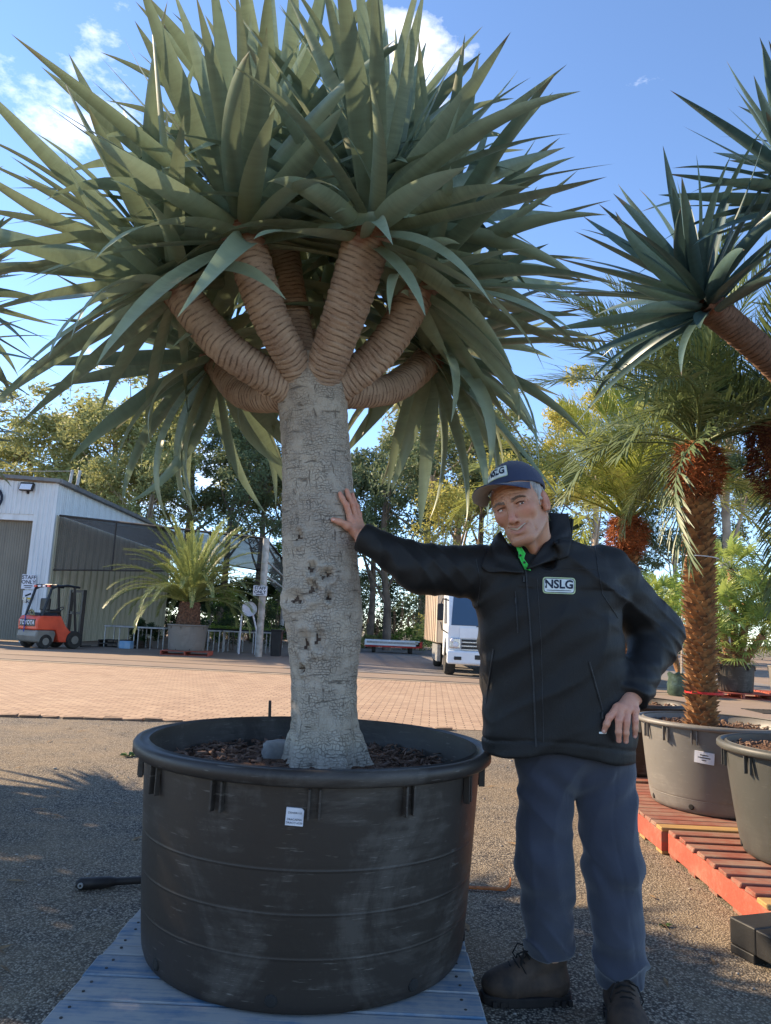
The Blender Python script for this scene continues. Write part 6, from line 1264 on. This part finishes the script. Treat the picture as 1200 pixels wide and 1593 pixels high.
# dark bin and red ride-on mower beside the corner post, mostly behind the trunk
bn = gz(428, 1021); b_ = thing('bin', 'dark grey bin standing between the corner post and the grey trunk', 'bin', (bn.x, bn.y+.2, 0)); MB().box((0, 0, .46), (.34, .4, .92), taper=(1.15, 1.15)).build('body', M_PLAST, b_, bevel=.02); MB().box((0, 0, .95), (.44, .5, .06)).build('lid', M_PLAST, b_, bevel=.02)
mw = thing('ride_on_mower', 'red ride-on mower mostly hidden behind the grey trunk', 'mower', (bn.x+.95, bn.y+1.2, 0), R(8)); M_RED = pmat('red_paint', srgb(190, 44, 40), srgb(160, 36, 34), 4, .4, 0)
MB().box((0, 0, .62), (.95, 1.1, .42), taper=(.85, .8)).build('hood', M_RED, mw, bevel=.05); MB().box((0, -.42, .95), (.7, .3, .3), taper=(.8, .7)).build('rear_cowl', M_RED, mw, bevel=.04); MB().box((0, .2, 1.05), (.5, .45, .5), taper=(.9, .5)).build('seat', M_PLAST, mw, bevel=.05); MB().box((-.3, -.575, .70), (.2, .06, .2)).build('tail_light', M_LABEL, mw, bevel=.01)
for x in (-.42, .42):
    for y in (-.35, .5): MB().lathe([(.10, -.10), (.28, -.11), (.31, -.05), (.31, .05), (.28, .11), (.10, .10)], 22, (x, y, .31), 'X').build('wheel', M_PLAST, mw, True)
# cycad in a pot on a red pallet
cyp = gz(280, 1020); cb = Vector((cyp.x, cyp.y+.75, 0))
pallet('red_pallet', 'red pallet under the cycad pot in front of the shade house', 'pallet', (cb.x+.05, cb.y, 0), R(6), 1.6, 1.3, 8, .13, M_REDWOOD, M_REDWOOD, M_REDWOOD, .15, nails=False)
big_pot('plant_pot', 'wide charcoal pot of the cycad, standing on the concrete yard', (cb.x, cb.y, .15), 0, .60, .66, .88, .70, M_POT_W, .80, None, 10, 31, (.3,), .06, 60)
cy = thing('cycad', 'cycad with a stout rough stem and wide arching feathery fronds in the charcoal pot', 'cycad', (cb.x, cb.y, .95)); rn = np.random.RandomState(4)
V, Fc, uv = sweep_np([(0, 0, -.05), (0, 0, .4), (0, 0, .85)], lambda u: .42*(1-.25*u), 40, 60, lambda u, th, s: .05*np.sin(10*th+s*26)*np.sin(s*46)); link('stem', np_mesh('stem', V, Fc, True), pmat('cycad_stem', srgb(120, 88, 68), srgb(70, 50, 40), 14, .95, .5, 30, .03), cy)
M_CYC = leaf_mat('cycad_leaflet', srgb(156, 160, 98), srgb(122, 134, 82), srgb(200, 196, 130), .3, .4, False); CYF = [frond_mesh(2.7, 95, .26, a, .20, 70+k, wid=.021, stem=.022, droop=.30, bare=.10) for k, a in enumerate((.7, 1.2, 1.6, 2.0))]
for m in CYF: m.materials.append(M_CYC)
rg = random.Random(9)
for i in range(84):
    u = (i+.5)/84; el = R(84-66*u+rg.uniform(-6, 6)); az = i*2.39996+rg.uniform(-.2, .2); d = Vector((math.cos(az)*math.cos(el), math.sin(az)*math.cos(el), math.sin(el))); link('frond', CYF[min(3, max(0, int(u*3.6+rg.uniform(-.5, .5))))], None, cy, Matrix.Translation(Vector((0, 0, .80))+d*.12) @ frame_from(d, Vector((.01, 0, 1))).to_4x4() @ Matrix.Scale(rg.uniform(.95, 1.2), 4))
# forklift
fk = gz(78, 1009); fo = thing('forklift', 'orange and grey forklift with black overhead guard parked by the shed corner', 'forklift', (fk.x, fk.y+.6, 0), R(58)); M_ORA = pmat('orange_paint', srgb(226, 84, 52), srgb(204, 70, 44), 3, .35, 0, spec=.5); M_GRYP = pmat('grey_paint', srgb(128, 122, 112), srgb(108, 104, 96), 3, .5, 0); M_BLKP = pmat('black_paint', srgb(34, 34, 36), srgb(26, 26, 28), 4, .4, 0); M_TYRE = pmat('tyre_rubber', srgb(40, 38, 36), srgb(58, 54, 50), 10, .9, .3, 40)
MB().prism([(-1.25, .42), (-1.2, .22), (-.95, .18), (-.55, .22), (-.50, .5), (-.55, .62), (-1.22, .62)], -.55, .55, 'XZ').build('counterweight', M_GRYP, fo, bevel=.05)
MB().prism([(-1.24, .625), (-.50, .625), (-.35, .22), (.35, .22), (.40, .55), (.05, .60), (-.15, .80), (-.35, 1.12), (-1.15, 1.10), (-1.25, .95)], -.54, .54, 'XZ').build('body', M_ORA, fo, bevel=.04)
MB().box((-.72, 0, 1.16), (.75, .80, .10), taper=(.85, .85)).build('hood', M_BLKP, fo, bevel=.03)
st = MB().box((-.42, 0, 1.26), (.5, .5, .14)).build('seat', M_BLKP, fo, bevel=.04); MB().box((-.66, 0, 1.50), (.12, .48, .42)).build('seat_back', M_BLKP, fo, bevel=.04)
for y in (-.46, .46):
    MB().tube([(-1.05, y, 1.08), (-.80, y, 2.02), (-.55, y, 2.16)], .045, 8).build('guard_leg', M_BLKP, fo, True); MB().tube([(.32, y, .55), (.20, y, 1.30), (.10, y, 2.14)], .045, 8).build('guard_leg', M_BLKP, fo, True); MB().tube([(-.82, y, 2.08), (-.2, y, 2.18), (.30, y, 2.14)], .04, 8).build('guard_rail', M_BLKP, fo, True)
for x in np.linspace(-.78, .22, 7): MB().tube([(x, -.46, 2.17), (x, .46, 2.17)], .022, 6).build('guard_bar', M_BLKP, fo)
for y in (-.36, .36): MB().span((.52, y-.05, .10), (.66, y+.05, 2.08)).build('mast_rail', M_BLKP, fo, bevel=.008); MB().span((.67, y-.06, .05), (1.6, y+.06, .09)).build('fork_tine', M_BLKP, fo)
for z in (.5, 1.25, 2.03): MB().span((.54, -.31, z-.05), (.64, .31, z+.05)).build('mast_bar', M_BLKP, fo)
MB().tube([(.05, 0, .9), (-.08, 0, 1.32)], .025, 8).build('steering_column', M_BLKP, fo, True); MB().lathe([(.15, -.012), (.175, -.012), (.175, .012), (.15, .012), (.15, -.012)], 22).build('steering_wheel', M_BLKP, fo, True, M=Matrix.Translation((-.10, 0, 1.34)) @ Euler((0, R(-35), 0)).to_matrix().to_4x4())
for (x, y, r_, w_) in ((-.86, -.46, .25, .10), (-.86, .46, .25, .10), (.22, -.50, .31, .12), (.22, .50, .31, .12)):
    wh = MB().lathe([(.10, -w_*.9), (r_*.55, -w_), (r_*.92, -w_), (r_, -w_*.6), (r_, w_*.6), (r_*.92, w_), (r_*.55, w_), (.10, w_*.9)], 26, (x, y, r_), 'Y').build('wheel', M_TYRE, fo, True); MB().lathe([(.001, -w_*.92), (r_*.5, -w_*.96), (r_*.52, -w_*.5), (r_*.52, w_*.5), (r_*.5, w_*.96), (.001, w_*.92)], 20, (x, y, r_), 'Y').build('rim', M_GRYP, wh, True)
for y in (-.38, -.12, .14, .38): MB().box((-.86, y, 2.12), (.05, .14, .07)).build('warning_light', pmat('red_light_lens', srgb(214, 66, 40), srgb(190, 50, 30), 5, .3, 0) if y in (-.38, .38) else M_LABEL, fo, bevel=.01)
MB().box((-1.24, 0, .86), (.04, .86, .24)).build('rear_panel', M_BLKP, fo, bevel=.01)
tm = text_mesh('TOYOTA', .20, .003, .004); link('lettering', tm, M_LABEL, fo, Matrix.Translation((-1.265, 0, .86)) @ Matrix.Rotation(-PI/2, 4, 'Z') @ Matrix.Rotation(PI/2, 4, 'X'))
MB().tube([(-1.27, .12, 1.1), (-1.28, .10, .8), (-1.275, .12, .55)], .02, 6).build('blue_strap', pmat('blue_strap', srgb(70, 80, 150), srgb(60, 66, 130), 5, .7, 0), fo)
MB().tube([(-1.0, .35, 1.24), (-1.1, .1, 1.30), (-1.2, -.2, 1.24), (-1.26, -.35, 1.12), (-1.24, -.1, 1.14), (-1.0, .2, 1.28)], .03, 6).build('coiled_rope', pmat('old_rope', srgb(150, 140, 96), srgb(120, 110, 76), 9, .9, .3), fo, True)
MB().tube([(-.95, .46, 1.5), (-.95, .70, 1.6)], .015, 5).build('mirror_arm', M_BLKP, fo); MB().box((-.95, .74, 1.62), (.05, .16, .22)).build('mirror', M_STEEL, fo, bevel=.01)
# truck
tw = gz(700, 1049); X0 = tw.x-.22; Y0 = tw.y-1.05; tk = thing('truck', 'white delivery truck with dull box body parked facing the yard', 'truck', (X0+1.05, Y0, 0)); M_TRK = pmat('white_truck_paint', srgb(226, 230, 232), srgb(214, 218, 222), 2, .3, 0, spec=.5); M_TGLASS = NT('truck_glass').set(color=srgb(58, 82, 104), rough=.06, spec=.8).m; M_BOX = sheet_mat('truck_box_sheet', srgb(206, 188, 164), srgb(190, 172, 150), srgb(150, 120, 96), .5); M_CHR = pmat('chrome_trim', srgb(200, 200, 204), srgb(180, 180, 186), 5, .2, 0, metal=.8)
W2 = 1.02
MB().prism([(.02, .72), (.0, 1.36), (.30, 2.22), (.46, 2.38), (1.55, 2.44), (1.60, .50), (1.20, .50), (1.15, .86), (.95, 1.0), (.62, 1.0), (.42, .86), (.38, .58), (.10, .58)], -W2, W2, 'YZ').build('cab', M_TRK, tk, bevel=.05)
m = MB().add([(-.93, -.012, 1.38), (.93, -.012, 1.38), (.86, .285, 2.22), (-.86, .285, 2.22), (-.93, .03, 1.37), (.93, .03, 1.37), (.86, .33, 2.21), (-.86, .33, 2.21)], [(0, 1, 2, 3), (4, 7, 6, 5), (0, 4, 5, 1), (1, 5, 6, 2), (2, 6, 7, 3), (3, 7, 4, 0)]); m.build('windscreen', M_TGLASS, tk, bevel=.01)
for s in (-1, 1):
    MB().prism([(.26, 1.42), (.42, 2.12), (1.15, 2.16), (1.15, 1.42)], s*W2-.008*(s < 0)*1, s*W2+.008*(s > 0)+(-.0), 'YZ').build('side_window', M_TGLASS, tk); 
    MB().tube([(s*1.0, .15, 2.05), (s*1.18, .02, 2.08), (s*1.22, .0, 1.95)], .018, 6).build('mirror_arm', M_BLKP, tk, True); MB().tube([(s*1.0, .12, 1.15), (s*1.18, .0, 1.25), (s*1.22, .0, 1.45)], .018, 6).build('mirror_arm', M_BLKP, tk, True); MB().box((s*1.24, -.02, 1.72), (.17, .10, .46)).build('mirror', M_BLKP, tk, bevel=.03)
    hl = MB().box((s*.82, -.02, .90), (.30, .08, .28)).build('headlight', M_CHR, tk, bevel=.03); MB().lathe([(.001, -.05), (.06, -.045), (.08, .0)], 16, (s*.80, -.055, .86), 'Y').build('lamp', M_LABEL, hl, True); MB().lathe([(.001, -.05), (.04, -.045), (.055, .0)], 16, (s*.90, -.055, .97), 'Y').build('lamp', M_LABEL, hl, True)
    MB().box((s*.74, -.105, .50), (.20, .03, .09)).build('fog_light', M_BLKP, tk, bevel=.01); MB().span((s*W2-.02, .42, .55), (s*W2+.03, .48, .9)).build('door_edge', M_BLKP, tk)
    for k, (y, xx) in enumerate(((.80, .88), (5.3, .86))):
        wh = MB().lathe([(.18, -.13), (.36, -.14), (.41, -.08), (.41, .08), (.36, .14), (.18, .13)], 26, (s*xx, y, .41), 'X').build('wheel', M_TYRE, tk, True); MB().lathe([(.001, -.10), (.20, -.12), (.22, 0), (.20, .12), (.001, .10)], 20, (s*xx, y, .41), 'X').build('rim', M_GRYP, wh, True)
MB().box((0, -.02, .52), (2.06, .16, .36)).build('bumper', M_TRK, tk, bevel=.05)
for k, z in enumerate((.78, .88, .98)): MB().box((0, -.015, z), (1.28, .03, .055)).build('grille_slot', M_BLKP, tk, bevel=.005); MB().box((0, -.035, z-.05), (1.24, .03, .03)).build('grille_bar', M_CHR, tk, bevel=.005)
MB().box((0, -.108, .54), (.56, .02, .12)).build('air_slot', M_BLKP, tk, bevel=.01); pl_ = MB().box((.42, -.112, .56), (.36, .012, .13)).build('number_plate', M_LABEL, tk, bevel=.004); MB().box((0, -.055, .93), (.30, .03, .07)).build('badge', M_CHR, tk, bevel=.01)
MB().box((0, -.012, 1.18), (1.40, .02, .30)).build('front_panel', M_TRK, tk, bevel=.01); MB().tube([(-.25, -.035, 1.36), (.25, -.01, 1.43)], .012, 5).build('wiper', M_BLKP, tk); MB().tube([(.15, -.035, 1.36), (.65, -.01, 1.43)], .012, 5).build('wiper', M_BLKP, tk)
swh = MB().lathe([(.18, -.012), (.21, -.012), (.21, .012), (.18, .012), (.18, -.012)], 22).build('steering_wheel', M_CHR, tk, True, M=Matrix.Translation((-.5, .20, 1.48)) @ Euler((R(50), 0, 0)).to_matrix().to_4x4())
MB().span((-.45, .4, .42), (.45, 7.6, .62)).build('chassis', M_BLKP, tk); bo = MB().span((-1.17, 1.75, .85), (1.17, 7.8, 3.05)).build('box_body', M_BOX, tk, bevel=.03)
for y in np.linspace(1.8, 7.7, 8): MB().span((-1.20, y-.05, .87), (-1.171, y+.05, 3.03)).build('box_rib', M_BOX, bo)
for y in (1.8, 4.4): MB().span((-1.19, y, 2.98), (1.19, y+.06, 3.08)).build('box_rib', M_BOX, bo)
for x in (-1.12, 1.0): MB().span((x, 2.2, .30), (x+.10, 4.4, .80)).build('side_guard', M_STEEL, tk)
# low white trailer deck at the end of the drive
tl = gz(610, 1017); td = thing('trailer', 'low white flat trailer deck with red tail light block beside the truck', 'trailer', (tl.x, tl.y+1, 0)); MB().box((0, 0, .50), (2.7, 1.7, .26)).build('deck', M_TRK, td, bevel=.02); MB().box((0, -.02, .33), (2.6, 1.6, .07)).build('frame', M_RED, td); MB().box((1.30, -.80, .46), (.34, .1, .30)).build('tail_light', M_RED, td, bevel=.02); MB().box((0, -.86, .52), (2.5, .02, .10)).build('edge_strip', M_STEEL, td)
for x in (-.9, .9):
    for y in (-.5, .5): MB().lathe([(.06, -.08), (.18, -.09), (.205, 0), (.18, .09), (.06, .08)], 18, (x, y, .20), 'X').build('wheel', M_TYRE, td, True)
cr = MB().box((0, 0, .42), (.8, .8, .84), taper=(.9, .9)).build('black_crate', M_PLAST, None, bevel=.03); cr.location = (tl.x-1.95, tl.y+1.3, .008); tag(cr, 'black crate left of the white trailer deck, against the grey trunk', 'crate')
# a fence of far woodland that closes the view
rn = np.random.RandomState(77); cen = []; rad = []
for i in range(620): x = rn.uniform(-75, 85); cen.append((x, rn.uniform(60, 72), rn.uniform(.5, 9.5)*(.7+.3*math.sin(x*.21)))); rad.append(rn.uniform(1.0, 2.2))
V, Fc = leaf_cloud(cen, rad, 70, .28, rn); tag(link('far_woodland', np_mesh('far_woodland', V, Fc), M_GUMD), 'dim green woodland closing the view behind the gum trees', 'woodland', kind='stuff')
# shade trees outside the frame: the rest of the dragon tree row on the left
DL2 = DL
big_pot('plant_pot', 'black pot of the grey-leaved dragon tree at the frame edge', (-3.0, 3.75, 0), 0, .42, .47, .56, .505, M_POT, .50, 'pots of the row outside the frame', 8, 89, (), .04, 20)
lt = dragon('grey-leaved dragon tree whose leaf tips enter from the frame edge beside the shed', (-3.0, 3.75, .48), None, (-2.9, 3.75, 1.9), [((-2.42, 3.5, 2.45), (0, 0, 0)), ((-2.55, 3.85, 2.95), (0, 0, 0)), ((-3.0, 3.2, 2.9), (0, 0, 0)), ((-3.4, 4.1, 2.8), (0, 0, 0)), ((-2.9, 3.9, 3.4), (0, 0, 0))], M_DLEAF, DL, 61, (.55, .74), 105, .5, 62, .13, M_BRANCH)

for k, (x, y, lab) in enumerate(((-3.95, 5.35, 'dragon tree outside the frame beyond the grey-leaved one'), (-6.0, 7.0, 'further dragon tree outside the frame towards the shed'), (-5.0, 4.2, 'dragon tree outside the frame level with the big pot'), (-5.7, 5.75, 'dragon tree outside the frame in the middle of its row'))):
    big_pot('plant_pot', 'black pot of the '+lab, (x, y, 0), 0, .42, .47, .56, .505, M_POT, .50, 'pots of the row outside the frame', 8, 90+k, (), .04, 20)
    dragon(lab, (x, y, .48), None, (x, y, 1.8), [((x+.55, y-.1, 2.5), (0, 0, 0)), ((x+.2, y-.5, 2.8), (0, 0, 0)), ((x-.5, y-.2, 2.6), (0, 0, 0)), ((x-.1, y+.55, 2.7), (0, 0, 0)), ((x, y, 3.2), (0, 0, 0))], M_DLEAF, DL, 71+k, (.6, .8), 115, .6, 70, .13, M_BRANCH, 0)
